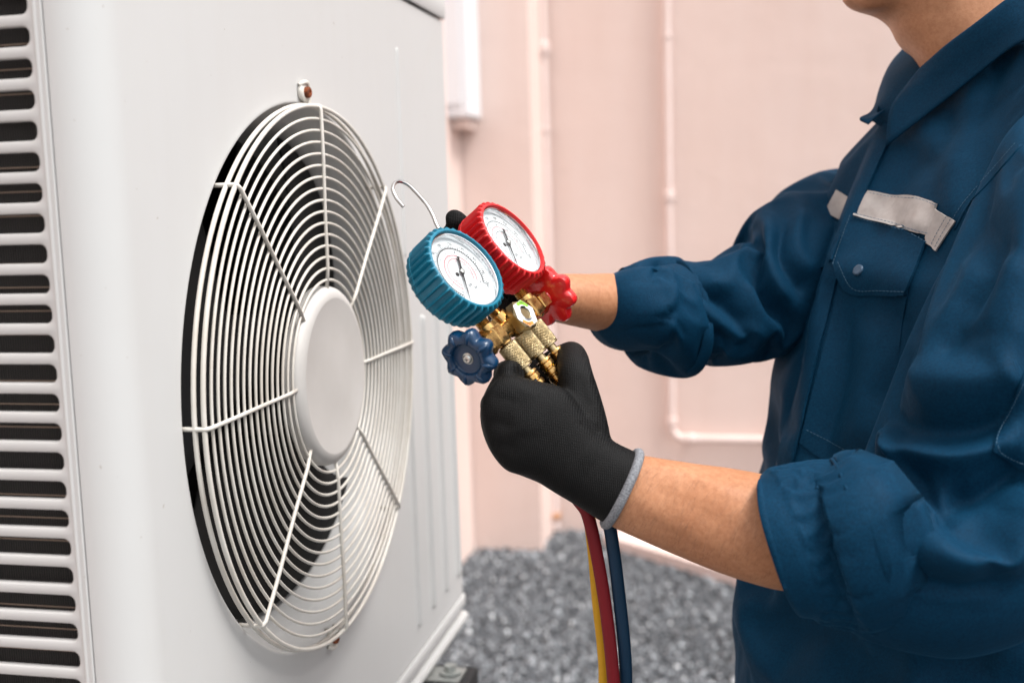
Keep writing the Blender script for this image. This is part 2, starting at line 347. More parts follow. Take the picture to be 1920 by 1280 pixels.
#%%SETTING
# ------------------------------------------------------------------ ground, gravel, walls
g = G(); g.add([(-80,-80,0),(80,-80,0),(80,80,0),(-80,80,0)], [(0,1,2,3)]); o = g.obj('ground', M['ground'], smooth=False); o['kind'] = 'structure'
def gravel():
    V0 = np.array(bmesh_ico()); 
def ico():
    bm = bmesh.new(); bmesh.ops.create_icosphere(bm, subdivisions=1, radius=1); V = np.array([v.co for v in bm.verts]); Fc = np.array([[v.index for v in f.verts] for f in bm.faces]); bm.free(); return V, Fc
V0, F0 = ico()
def stones(n, x0, x1, y0, y1, smin, smax, seed):
    r = np.random.default_rng(seed)
    p = np.c_[r.uniform(x0, x1, n), r.uniform(y0, y1, n)]
    s = smin+(smax-smin)*r.random(n)**2.2
    mound = .005*rnoise(np.c_[p*3, np.zeros(n)], 5, 2)
    z = s*.25+.004+r.random(n)*.010+np.maximum(mound, -.004)
    Q = r.normal(size=(n, 4)); Q /= np.linalg.norm(Q, axis=1)[:, None]; a, b, c, d = Q.T
    Rm = np.stack([np.stack([1-2*(c*c+d*d), 2*(b*c-a*d), 2*(b*d+a*c)], -1), np.stack([2*(b*c+a*d), 1-2*(b*b+d*d), 2*(c*d-a*b)], -1), np.stack([2*(b*d-a*c), 2*(c*d+a*b), 1-2*(b*b+c*c)], -1)], 1)
    sc = s[:, None, None]*(np.array([1, .78, .62])[None, None]*r.uniform(.8, 1.2, (n, 1, 3)))*.5
    Vs = V0[None]*r.uniform(.82, 1.15, (n, len(V0), 1))*sc
    Vs = np.einsum('nij,nkj->nki', Rm, Vs)+np.c_[p, z][:, None, :]
    Fs = F0[None]+(np.arange(n)*len(V0))[:, None, None]
    patch = rnoise(np.c_[p*2.6, np.zeros(n)], 11, 3)
    tone = np.clip(r.beta(1.6, 2.6, n)*.85+.16*patch+(r.random(n) > .955)*.5, 0, 1)
    return Vs.reshape(-1, 3), Fs.reshape(-1, 3), np.repeat(tone, len(V0))
def big_mesh(V, Fc, tone, name):
    me = bpy.data.meshes.new(name); me.vertices.add(len(V)); me.vertices.foreach_set('co', V.astype(np.float32).ravel())
    me.loops.add(Fc.size); me.loops.foreach_set('vertex_index', Fc.astype(np.int32).ravel()); me.polygons.add(len(Fc))
    me.polygons.foreach_set('loop_start', np.arange(0, Fc.size, 3, dtype=np.int32)); me.update(calc_edges=True)
    at_ = me.attributes.new('tone', 'FLOAT', 'POINT'); at_.data.foreach_set('value', tone.astype(np.float32)); me.validate(); return me
parts = [stones(64000, -.75, 1.5, 1.5, 3.4, .007, .020, 1), stones(16000, -1.2, 3.2, .2, 3.4, .012, .03, 2)]
off = 0; VV = []; FF = []; TT = []
for v, f, tn in parts: VV.append(v); FF.append(f+off); TT.append(tn); off += len(v)
o = link('gravel', big_mesh(np.vstack(VV), np.vstack(FF), np.concatenate(TT), 'gravel'), M['stone'], None, False)
o['kind'] = 'stuff'; tag(o, 'loose grey crushed gravel spread in front of the pink wall', 'gravel')

YB = 3.30      # back wall plane
def wallobj(name, a, b, label):
    g = G().box(a, b); o = g.obj(name, M['wall'], smooth=False); tag(o, label, 'wall'); return o
bw = empty('building_wall', (0, YB, 0), 'pink plastered back wall with a shallow groove, behind the technician and pipes', 'wall', 'pink plastered walls')
gr = .012
G().box((-.385, YB, 0), (6, YB+.25, .905)).obj('wall_panel', M['wall'], bw, False)
G().box((-.385, YB, .905+gr), (6, YB+.25, 3.6)).obj('wall_panel', M['wall'], bw, False)
G().box((-.385, YB+.01, .905), (6, YB+.25, .905+gr)).obj('groove', M['wall'], bw, False)
kb = G(); q0 = np.array([-.18, 3.13]); q1 = np.array([.55, 2.56]); dq = (q1-q0)/np.linalg.norm(q1-q0); nq = np.array([dq[1], -dq[0]]); nq = nq if nq[1] > 0 else -nq
kb.add([(*q0, 0), (*q1, 0), (*(q1+nq*.12), 0), (*(q0+nq*.12), 0), (*q0, .055), (*q1, .055), (*(q1+nq*.12), .055), (*(q0+nq*.12), .055)], [(0,3,2,1),(4,5,6,7),(0,1,5,4),(1,2,6,5),(2,3,7,6),(3,0,4,7)]); kb.obj('kerb', M['pipe'], bw, False)
col = empty('wall_column', (-.5, 3.03, 0), 'wide pink plaster column projecting beside the air conditioner', 'wall', 'pink plastered walls')
G().box((-.66, 3.03, 0), (-.395, YB+.24, 3.6)).obj('column_shaft', M['wall'], col, False)
sw = empty('side_wall', (-.7, 1.5, 0), 'pink plastered side wall running behind the air conditioner to the column', 'wall', 'pink plastered walls')
G().box((-.95, -1.6, 0), (-.655, 3.02, 3.6)).obj('wall_panel', M['wall'], sw, False)
# pipes
def pipe(path, r, parent, name='pipe_run'):
    g = G(); tube(g, path, r, 16); return g.obj(name, M['pipe'], parent, 60)
def coupling(c, axis, r, l, parent, m='pipe', name='coupling'):
    g = G(); lathe(g, A_(c)-A_(axis)*l/2, axis, [(0, r*.93), (.003, r), (l-.003, r), (l, r*.93)], 18); return g.obj(name, M[m], parent, 40)
def onY(x, y, Y): 
    v = ray(x, y); return CP+v*((Y-CP[1])/v[1])
p1a = onY(1024, 300, 3.27); x1 = p1a[0]
P1 = empty('conduit_pipe', (x1, 3.27, 0), 'pink painted vertical pipe in the corner between column and back wall', 'pipe', 'pink painted pipes on the wall')
pipe([(x1, 3.265, .03), (x1, 3.265, 3.4)], .017, P1)
z = onY(1014, 92, 3.27)[2]; coupling((x1, 3.265, z), (0,0,1), .023, .05, P1)
coupling((x1, 3.265, z-.3), (0,0,1), .0215, .012, P1)
z = onY(1045, 965, 3.27)[2]; coupling((x1, 3.265, z), (0,0,1), .024, .022, P1, 'clip', 'pipe_clip')
p2 = onY(1254, 400, YB-.03); x2 = p2[0]; zc = onY(1275, 822, YB-.03)[2]
P2 = empty('conduit_pipe', (x2, YB-.03, 0), 'pink painted pipe that turns at an elbow and runs right along the back wall', 'pipe', 'pink painted pipes on the wall')
pts = [(x2, YB-.03, 3.4), (x2, YB-.03, zc+.07)]+[(x2+.05-.05*math.cos(a), YB-.03, zc+.05-.05*math.sin(a)) for a in np.linspace(0, math.pi/2, 8)]+[(x2+.12, YB-.03, zc), (x2+4, YB-.03, zc)]
pipe(pts, .0155, P2)
coupling((x2, YB-.03, onY(1254, 368, YB-.03)[2]), (0,0,1), .021, .04, P2)
coupling((x2, YB-.03, zc+.065), (0,0,1), .0205, .035, P2); coupling((x2+.075, YB-.03, zc), (1,0,0), .0205, .035, P2)
for zz in (1.9, 2.7): coupling((x2, YB-.03, zz), (0,0,1), .019, .015, P2, 'pipe', 'pipe_clip')
# white box fixed to the column
bx = onY(882, 222, 2.86)
WB = empty('wall_box', (bx[0]-.15, 2.87, bx[2]), 'white metal equipment box fixed high on the column behind the air conditioner', 'wall box')
g = G().box((bx[0]-.42, 2.86, bx[2]+.004), (bx[0], 3.028, bx[2]+.75)); o = g.obj('box_body', M['white'], WB, False)
bmw = o.modifiers.new('b', 'BEVEL'); bmw.width = .012; bmw.segments = 3
G().box((bx[0]-.38, 2.852, bx[2]+.05), (bx[0]-.03, 2.859, bx[2]+.71)).obj('door', M['white'], WB, False)
G().box((bx[0]-.40, 2.90, bx[2]-.03), (bx[0]-.02, 3.028, bx[2]+.003)).obj('bracket', M['wall'], WB, False)

# ------------------------------------------------------------------ air conditioner
ZC = CP[2]-.1568; RO = .25
YN, YF, ZT, ZB = -.33, .4897, 1.5587, .7755; RC = .032; XS = -.018; DEP = -.34
AC = empty('air_conditioner', (0, 0, ZB), 'white outdoor air conditioner unit with a round wire fan grille and slotted side', 'air conditioner')
# front panel with round opening; wraps round the near corner
def front_panel():
    g = G(); n = 192; th = np.linspace(0, 2*np.pi, n, endpoint=False)
    y0, y1, z0, z1 = YN+RC, YF-.006, ZB+.004, ZT-.003
    rect = []
    for a in th:
        c, s = math.cos(a), math.sin(a); t = 1e9
        if c > 1e-9: t = min(t, y1/c)
        if c < -1e-9: t = min(t, y0/c)
        if s > 1e-9: t = min(t, (z1-ZC)/s)
        if s < -1e-9: t = min(t, (z0-ZC)/s)
        rect.append((0, c*t, ZC+s*t))
    corners = [(0,y0,z0),(0,y0,z1),(0,y1,z0),(0,y1,z1)]
    for c in corners:
        k = min(range(n), key=lambda i: (rect[i][1]-c[1])**2+(rect[i][2]-c[2])**2); rect[k] = c
    def circ(r, x): return [(x, r*math.cos(a), ZC+r*math.sin(a)) for a in th]
    rings = [rect, circ(RO+.010, 0), circ(RO+.003, 0), circ(RO+.0012, .0002), circ(RO+.0002, -.0004), circ(RO-.0006, -.0016), circ(RO-.0012, -.004), circ(RO-.0025, -.008), circ(RO-.007, -.018), circ(RO-.012, -.030)]
    g.grid([rings[i] for i in (0, 1)], closeu=True); g.grid(rings[1:], closeu=True)
    # near corner
    R = []
    for a in np.linspace(0, math.pi/2, 12):
        R.append([(-RC+RC*math.cos(a), YN+RC-RC*math.sin(a), z) for z in (z0, z1)])
    R.append([(-RC+.0005, YN, z) for z in (z0, z1)]) if RC < .018 else None
    g.grid(R)
    # far edge returns
    R = [[(-.006*(1-math.cos(a)), YF-.006+.006*math.sin(a), z) for z in (z0, z1)] for a in np.linspace(0, math.pi/2, 6)]+[[(DEP, YF, z) for z in (z0, z1)]]
    g.grid(R)
    return g
g = front_panel(); o = g.obj('front_panel', M['ac'], AC, 40)
def ridge(g, p0, p1, nrm, w, h, n=8):
    """soft raised bead from p0 to p1 on a plane with normal nrm"""
    p0, p1, nrm = A_(p0), A_(p1), A_(nrm); d = p1-p0; L = np.linalg.norm(d); d /= L; s = np.cross(nrm, d); R = []
    for t in np.r_[-1, -.8, -.5, 0, np.linspace(.02, .98, 6)*L/w, L/w, L/w+.5, L/w+.8, L/w+1]:
        q = p0+d*np.clip(t*w, -w, L+w); e = max(0, -t, t-L/w); f = math.sqrt(max(0, 1-e*e))
        R.append([q+s*w*f*k+nrm*(h*f*(math.cos(k*math.pi)*.5+.5)-.0004) for k in np.linspace(-1, 1, 9)])
    g.grid(R)
for i, y in enumerate((.280, .342, .402, .462)):
    g = G(); ridge(g, (0, y, .814), (0, y, 1.181), (1,0,0), .0038, .0056); g.obj('embossed_rib', M['ac'], AC, True)
g = G(); ridge(g, (0, .286, 1.262), (0, .286, 1.495), (1,0,0), .0036, .0028); g.obj('embossed_rib', M['ac'], AC, True)
# side panel with slots
PITCH_, SH = .01964, .0124; zs = [1.4325-.01964*k for k in range(-6, 32)]; zs = [z for z in zs if ZB+.03 < z < ZT-.03]
def side_panel():
    g = G(); xa, xb, xc = -.0335, -.0426, -.305
    lo, hi = ZB+.004, ZT-.003
    # edge strip between the corner wrap and slots, with a seam step and a soft ridge
    prof = [(-.0320, YN+.0028), (-.0326, YN+.0030), (-.0332, YN-.0004), (-.0345, YN-.0010), (-.0375, YN-.0010), (-.0385, YN-.0018), (-.0400, YN-.0018), (-.0408, YN-.0008), (-.0416, YN-.0004)]
    return g
XE = -.0432
SEAM = -.0135
def side():
    g = G(); lo, hi = ZB+.004, ZT-.003
    e = XE+.004
    prof = [(-RC, YN), (-.0325, YN)]
    prof2 = [(-.0325, YN+.004), (-.0330, YN+.0002), (-.0338, YN-.0006), (e, YN-.0006)]
    g.grid([[(x, y, z) for z in (lo, hi)] for x, y in prof2])
    def cell(z0, z1, x0, x1, hz, hx0, hx1):
        r = SH/2*.86; n = 6; hole = []
        for cx, cz, a0 in ((hx1-r, hz+SH/2-r, 0), (hx0+r, hz+SH/2-r, 90), (hx0+r, hz-SH/2+r, 180), (hx1-r, hz-SH/2+r, 270)):
            for a in np.linspace(a0, a0+90, n): hole.append((cx+r*math.cos(math.radians(a)), cz+r*math.sin(math.radians(a))))
        out = []
        for k, (hx, hz_) in enumerate(hole):
            q = k//n
            c = [(x1, z1), (x0, z1), (x0, z0), (x1, z0)][q]
            t = (k % n)/(n-1)
            if q == 0: out.append((x1, hz_+(z1-hz_)*0+ (z1-hz_)*min(1, t*2)) if t <= .5 else (x1+(hx-x1)*(t*2-1), z1))
            elif q == 1: out.append((hx+(x0-hx)*min(1, t*2), z1) if t <= .5 else (x0, z1+(hz_-z1)*(t*2-1)))
            elif q == 2: out.append((x0, hz_+(z0-hz_)*min(1, t*2)) if t <= .5 else (x0+(hx-x0)*(t*2-1), z0))
            else: out.append((hx+(x1-hx)*min(1, t*2), z0) if t <= .5 else (x1, z0+(hz_-z0)*(t*2-1)))
        Y = YN-.0006; c0 = ((hx0+hx1)/2, hz)
        def off(hl, d): 
            return [(hx+np.sign(hx-c0[0])*d, hz_+np.sign(hz_-c0[1])*d) for hx, hz_ in hl]
        R = [[(x, Y, z) for x, z in out], [(x, Y, z) for x, z in off(hole, .0012)], [(x, Y+.0004, z) for x, z in off(hole, .0004)], [(x, Y+.0014, z) for x, z in hole], [(x, Y+.005, z) for x, z in hole]]
        g.grid(R, closeu=True)
    cols = [(e, -.158, XE, -.150), (-.158, -.30, -.166, -.292)]
    for c in cols:
        x1_, x0_, hx1, hx0 = c[0], c[1], c[2], c[3]
        for z in zs: cell(z-PITCH_/2, z+PITCH_/2, x0_, x1_, z, hx0, hx1)
        for a, b in ((lo, zs[-1]-PITCH_/2), (zs[0]+PITCH_/2, hi)): g.add([(x0_, YN-.0006, a), (x1_, YN-.0006, a), (x1_, YN-.0006, b), (x0_, YN-.0006, b)], [(0,1,2,3)])
    g.grid([[(x, YN-.0006, z) for z in (lo, hi)] for x in (-.30, DEP)])
    return g
side().obj('side_panel', M['ac'], AC, 35)
g = G(); ridge(g, (-.0385, YN-.0006, ZB+.01), (-.0385, YN-.0006, ZT-.01), (0,-1,0), .0026, .0012); g.obj('side_rib', M['ac'], AC, True)
# coil behind slots
G().box((DEP+.01, YN+.018, ZB+.01), (-.03, YN+.05, ZT-.01)).obj('coil_fins', M['fins'], AC, False)
tg = None
zt = 1.5402; k = 0
tm = None
while zt > ZB+.03:
    if tm is None:
        g = G(); P = [(x, YN+.0135+.0003*math.sin(i*2.4), ZB+.00018*math.cos(i*2.4)) for i, x in enumerate(np.linspace(DEP+.02, -.036, 300))]; tube(g, P, .00055, 5)
        tm = g.mesh((0, 0, ZB))
    o = link('coil_wire', tm, M['tan'] if k == 0 else None, AC); o.location = (0, 0, zt-ZB); zt -= .01575; k += 1
# casing: back, top lid, inner
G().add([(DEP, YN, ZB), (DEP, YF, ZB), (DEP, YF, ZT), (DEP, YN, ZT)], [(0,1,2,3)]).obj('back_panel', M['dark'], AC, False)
def rrect_prism(g, x0, x1, y0, y1, z0, z1, r, cut=.002):
    pts = []
    for cx, cy, a0 in ((x1-r, y1-.006, 0), (x0+.006, y1-.006, 90), (x0+.006, y0+.006, 180), (x1-r, y0+r, 270)):
        rr = r if cx == x1-r and a0 == 270 else .006
        for a in np.linspace(a0, a0+90, 9): pts.append(((x1-rr if a0 in (0, 270) else cx)+rr*math.cos(math.radians(a)), cy+rr*math.sin(math.radians(a))))
    P = np.array(pts); c = P.mean(0)
    def ring(k, z): return [(*(c+(p-c)*(1-k/np.linalg.norm(p-c))), z) for p in P]
    R = [ring(cut, z0), ring(0, z0+cut), ring(0, z1-cut*2), ring(cut*2, z1)]
    g.grid(R, closeu=True); g.cap(np.array(R[0]), True); g.cap(np.array(R[-1]))
g = G(); rrect_prism(g, DEP-.003, .0035, YN-.004, YF+.005, ZT+.0005, ZT+.032, .034); g.obj('top_cover', M['ac'], AC, 30)
g = G(); rrect_prism(g, DEP, .0030, YN-.002, YF+.002, ZB-.012, ZB+.0022, .033, .001); rrect_prism(g, DEP, -.004, YN+.004, YF-.004, ZB-.024, ZB-.012, .03, .001); rrect_prism(g, DEP, .0060, YN-.004, YF+.004, ZB-.033, ZB-.024, .035, .0015); g.obj('base_pan', M['ac'], AC, 30)
# fan shroud and interior
g = G(); th = np.linspace(0, 2*np.pi, 129)[:-1]
def circ(r, x): return [(x, r*math.cos(a), ZC+r*math.sin(a)) for a in th]
g.grid([circ(r, x) for x, r in ((-.030, RO-.0118), (-.045, RO-.016), (-.07, RO-.018), (-.095, RO-.018), (-.100, RO-.012), (-.101, RO+.01))], closeu=True); g.obj('fan_shroud', M['ac'], AC, 40)
G().box((-.30, YN+.06, ZB+.02), (-.295, YF-.02, ZT-.02)).obj('rear_coil', M['fins'], AC, False)
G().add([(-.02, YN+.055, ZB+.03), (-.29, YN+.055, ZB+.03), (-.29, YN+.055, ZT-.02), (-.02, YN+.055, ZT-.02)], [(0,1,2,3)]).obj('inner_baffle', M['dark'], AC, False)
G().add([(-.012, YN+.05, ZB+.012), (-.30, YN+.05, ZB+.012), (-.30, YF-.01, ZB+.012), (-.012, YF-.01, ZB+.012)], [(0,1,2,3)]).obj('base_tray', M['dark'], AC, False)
FN = bpy.data.objects.new('fan', None); COL.objects.link(FN); FN.parent = AC; FN.location = (0, 0, ZC-ZB)
g = G(); lathe(g, (-.085, 0, ZC), (1,0,0), [(0, .05), (.002, .058), (.045, .056), (.052, .045), (.054, .01)], 48); g.obj('fan_hub', M['fan'], FN, 40)
for b in range(3):
    R = []; a0 = math.radians(20+120*b)
    for rr in np.linspace(.05, .226, 12):
        u = (rr-.05)/.176; span = math.radians(78+8*u); sk = math.radians(18)*u; row = []
        for s in np.linspace(0, 1, 14):
            a = a0+sk+span*(s-.5); x = -.060+(s-.5)*.055*(1-.35*u)+.006*math.sin(s*math.pi)
            row.append((x, rr*math.cos(a), ZC+rr*math.sin(a)))
        R.append(row)
    g = G(); g.grid(R); o = g.obj('fan_blade', M['fan'], FN); m = o.modifiers.new('s', 'SOLIDIFY'); m.thickness = .0025
# grille
GR = bpy.data.objects.new('fan_grille', None); COL.objects.link(GR); GR.parent = AC; GR.location = (0, 0, ZC-ZB)
def torus(R_, x, r, n=160, m=8):
    th = np.linspace(0, 2*np.pi, n, endpoint=False); ph = np.linspace(0, 2*np.pi, m, endpoint=False)
    return [[(x+r*math.sin(p), (R_+r*math.cos(p))*math.cos(a), ZC+(R_+r*math.cos(p))*math.sin(a)) for p in ph] for a in th]
RE = .2475; HX = .0185
ringspec = [(.0895+.01045*k, HX-.0022-.0004*abs(k-7)/7, .00135) for k in range(15)]+[(RE-.0005, HX-.003, .0020), (RE+.0002, .0082, .0020)]
for R_, x, r in ringspec:
    g = G(); g.grid(torus(R_, x, r), closeu=True, closev=True); g.obj('wire_ring', M['wire'], GR, True)
for k in range(8):
    a = math.radians(45*k); c, s = math.cos(a), math.sin(a)
    P = [(x, r*c, ZC+r*s) for x, r in ((-.004, RE+.0005), (.004, RE+.0005), (HX-.004, RE+.0005), (HX-.0012, RE-.0004), (HX, RE-.0035), (HX, .20), (HX-.001, .15), (HX-.001, .10), (HX-.003, .080))]
    g = G(); tube(g, P, .0018, 8); g.obj('spoke', M['wire'], GR, True)
g = G(); lathe(g, (.0035, 0, ZC), (1,0,0), [(0, .0805), (.001, .0835), (.0090, .0838), (.0125, .0826), (.0152, .0802), (.0170, .0768), (.0178, .0732), (.0178, .072), (.0174, .0705), (.0174, .03), (.0174, .001)], 96); g.obj('hub_cap', M['hub'], GR, 50)
for z, nm in ((ZC+RO+.010, 1), (ZC-RO-.006, -1)):
    g = G(); tube(g, [(.0015, -.007, z+.006*nm), (.004, -.005, z+.008*nm), (.005, .0, z+.009*nm), (.005, .005, z+.007*nm), (.005, .007, z-.004*nm), (.004, .004, z-.012*nm)], .0022, 8, smoothn=4)
    lathe(g, (.0006, .0, z), (1,0,0), [(0, .009), (.0035, .009), (.0045, .007)], 20); g.obj('clip', M['wire'], GR, True)
    g = G(); lathe(g, (.005, .0, z), (1,0,0), [(0, .0052), (.003, .0052), (.0042, .0042), (.0042, .0020), (.0028, .0016)], 12); g.obj('screw', M['rust'], GR, 30)
# stand under the unit
ST = empty('equipment_stand', (-.17, .08, 0), 'white steel frame stand carrying the air conditioner above the gravel', 'stand')
zt0 = ZB-.070
for y in (-.24, .30):
    g = G(); g.box((DEP-.04, y-.02, zt0-.035), (.097, y+.02, zt0-.031)); g.box((DEP-.04, y+.016, zt0-.031), (.097, y+.02, zt0)); g.box((DEP-.04, y-.02, zt0-.031), (.097, y-.016, zt0)); g.obj('cross_bar', M['white'], ST, False)
for x in (DEP-.02, .078):
    G().box((x-.02, -.30, zt0-.075), (x+.02, .36, zt0-.036)).obj('side_rail', M['white'], ST, False)
    for y in (-.24, .30): G().box((x-.02, y-.02, 0), (x+.02, y+.02, zt0-.0755)).obj('leg', M['white'], ST, False)
for y in (-.24, .315):
    for x in (DEP+.03, .02):
        g = G().box((x-.035, y-.045, zt0+.0005), (x+.035, y+.035, zt0+.028)); o = g.obj('rubber_pad', M['rubber'], AC, False)
        m = o.modifiers.new('b', 'BEVEL'); m.width = .004; m.segments = 2
        g = G().box((x-.022, y-.024, zt0+.029), (x+.024, y+.018, zt0+.032)); lathe(g, (x+.008, y, zt0+.0335), (0,0,1), [(0, .014), (.002, .014)], 20); lathe(g, (x+.008, y, zt0+.036), (0,0,1), [(0, .008), (.007, .008)], 6); g.obj('foot_bolt', M['galv'], AC, 30)
# ------------------------------------------------------------------ gauge manifold (local axes: u along the bar, w towards the hoses, n out of the dials)
MO = at(962, 606, .875)
_m = .78*CR-.63*CU*-1 if False else .78*CR+.63*CU
_m /= np.linalg.norm(_m)
MW_ = .63*CR-.78*CU; MW_ -= np.dot(MW_, _m)*_m; MW_ /= np.linalg.norm(MW_)
MN = .80*_m-.60*CF; MN /= np.linalg.norm(MN); MU = .60*_m+.80*CF; MU /= np.linalg.norm(MU)
def L(u, w, n): return MO+(MU*u+MW_*w+MN*n)/1000.
GS = empty('gauge_manifold', MO, 'brass manifold with one blue and one red rubber booted pressure gauge held in black gloves', 'gauge manifold')
def mm(g, o, axis, prof, n=32, x=None, rad=None, cap=True): lathe(g, L(*o), axis, [(a/1000, b/1000) for a, b in prof], n, x, rad, cap)
def hexr(th, k): 
    a = (th % (math.pi/3))-math.pi/6; return .92/np.cos(a)
# brass body
g = G()
mm(g, (-34, 0, 0), MU, [(0, 6), (.6, 6.8), (67.4, 6.8), (68, 6)], 28)
mm(g, (-9, 0, 0), MU, [(0, 6.8), (1.5, 9), (16.5, 9), (18, 6.8)], 28)
for u in (-36, 24):   # square-ish blocks at the valve seats
    mm(g, (u, 0, 0), MU, [(0, 8.4), (1, 9.6), (11, 9.6), (12, 8.4)], 24, x=MN, rad=lambda th, k: .86*np.minimum(1/np.maximum(np.abs(np.cos(th)), np.abs(np.sin(th))), 1.28))
for u in (-37, 37):   # gauge stems with threads
    prof = [(0, 5.2), (6, 5.2), (6.2, 6.8), (11, 6.8), (11.2, 5)]+[(11.4+k*.55, 5.0+.45*(k % 2)) for k in range(12)]+[(18.2, 4.6), (30, 4.6)]
    mm(g, (u*.86, 0, 1), -MW_, prof, 28)
mm(g, (-8, -3, 0), -MW_-.15*MU, [(0, 5), (5, 5), (5.3, 6.6), (10, 6.6), (10.3, 4.6)]+[(10.6+k*.5, 4.5+.4*(k % 2)) for k in range(8)]+[(15, 3.6), (17, 3.6)], 28)
mm(g, (-10.5, -20, 0), -MW_-.15*MU, [(0, 1.6), (3, 1.4)], 10)
for u in (-24.5, 0, 20):  # hose ports
    prof = [(0, 6.5), (8, 6.2), (8.5, 5)]+[(8.8+k*.5, 4.9+.45*(k % 2)) for k in range(8)]+[(13, 4.8)]
    mm(g, (u, 1, 0), MW_, prof, 28)
mm(g, (0, 0, 0), MN, [(0, 8), (6, 8), (6.5, 6), (9, 6)], 28)
g.obj('manifold_body', M['brass'], GS, 35)
for sg in (-1, 1):
    g = G(); mm(g, (sg*37, 0, 0), sg*MU, [(0, 9.0), (.7, 9.8), (11.3, 9.8), (12, 9.0)], 48, rad=hexr); mm(g, (sg*49, 0, 0), sg*MU, [(0, 6.6), (3.5, 6.6), (4, 4.0), (15, 4.0)], 28)
    g.obj('valve_nut', M['brass'], GS, 25)
# sight glass with sticker
SG = bpy.data.objects.new('sight_glass', None); COL.objects.link(SG); SG.parent = GS; SG.location = (0, 0, 0)
g = G(); mm(g, (0, 0, 0), MN, [(5, 11.2), (5.8, 12.3), (14.0, 12.3), (14.8, 11.6)], 48, rad=hexr); g.obj('hex_nut', M['nut'], SG, 25)
def ring_patch(r0, r1, a0, a1, n, z, m=24, rf=None):
    R = []
    for r in (r0, r1):
        row = []
        for a in np.linspace(a0, a1, m):
            rr = r*(1 if rf is None or r == r0 else rf(a)); row.append(L(rr*math.cos(a), -rr*math.sin(a), z))
        R.append(row)
    g = G(); g.grid(R); return g
hx = lambda a: float(hexr(np.array([a]), 0)[0])
ring_patch(6.2, 11.4, 0, 2*math.pi, 0, 15.1, 97, hx).obj('sticker', M['white'], SG, False)
ring_patch(7.6, 11.2, math.radians(20), math.radians(100), 0, 15.22, 24, hx).obj('sticker_arc', M['green'], SG, False)
ring_patch(7.6, 11.2, math.radians(200), math.radians(275), 0, 15.22, 24, hx).obj('sticker_arc', M['orange'], SG, False)
g = G(); mm(g, (0, 0, 14.9), MN, [(0, 6.4), (1.0, 6.4), (1.4, 5.9), (1.0, 5.2), (-1.5, 5.0)], 36, cap=False); g.obj('bezel', M['bezel'], SG, 40)
g = G(); mm(g, (0, 0, 12.5), MN, [(0, 5.1), (1.4, 4.6), (1.9, 2.5), (2.0, .2)], 30); g.obj('lens', M['amber'], SG, 60)
# text helper: flat letters as mesh, placed on a dial
def text(s, size, pos, xdir, ydir, parent, m, name='lettering'):
    cu = bpy.data.curves.new('t', 'FONT'); cu.body = s; cu.size = size; cu.align_x = 'CENTER'; cu.align_y = 'CENTER'; cu.resolution_u = 2
    o = bpy.data.objects.new('t', cu); COL.objects.link(o); dg = bpy.context.evaluated_depsgraph_get(); me = bpy.data.meshes.new_from_object(o.evaluated_get(dg)); bpy.data.objects.remove(o)
    co = get_co(me); X = A_(xdir); Y = A_(ydir); W_ = A_(pos)+co[:, :1]*X+co[:, 1:2]*Y; set_co(me, W_-parent_loc(parent)); me.materials.clear()
    return link(name, me, m, parent, False)
for a, s_ in ((60, 'DRY'), (238, 'WET')):
    a = math.radians(a); t_ = np.array([-math.sin(a), math.cos(a)])*(1 if s_ == 'WET' else -1)
    text(s_, .0024, L(9.4*math.cos(a), -9.4*math.sin(a), 15.32), MU*t_[0]-MW_*t_[1], np.cross(MN, MU*t_[0]-MW_*t_[1]), SG, M['ink'])
for a0 in (110, 290):
    for k, ch in enumerate('MOISTURE'):
        a = math.radians(a0+k*10.5); xd = -(MU*-math.sin(a)-MW_*math.cos(a)); text(ch, .0016, L(9.2*math.cos(a), -9.2*math.sin(a), 15.25), xd, np.cross(MN, xd), SG, M['ink'])

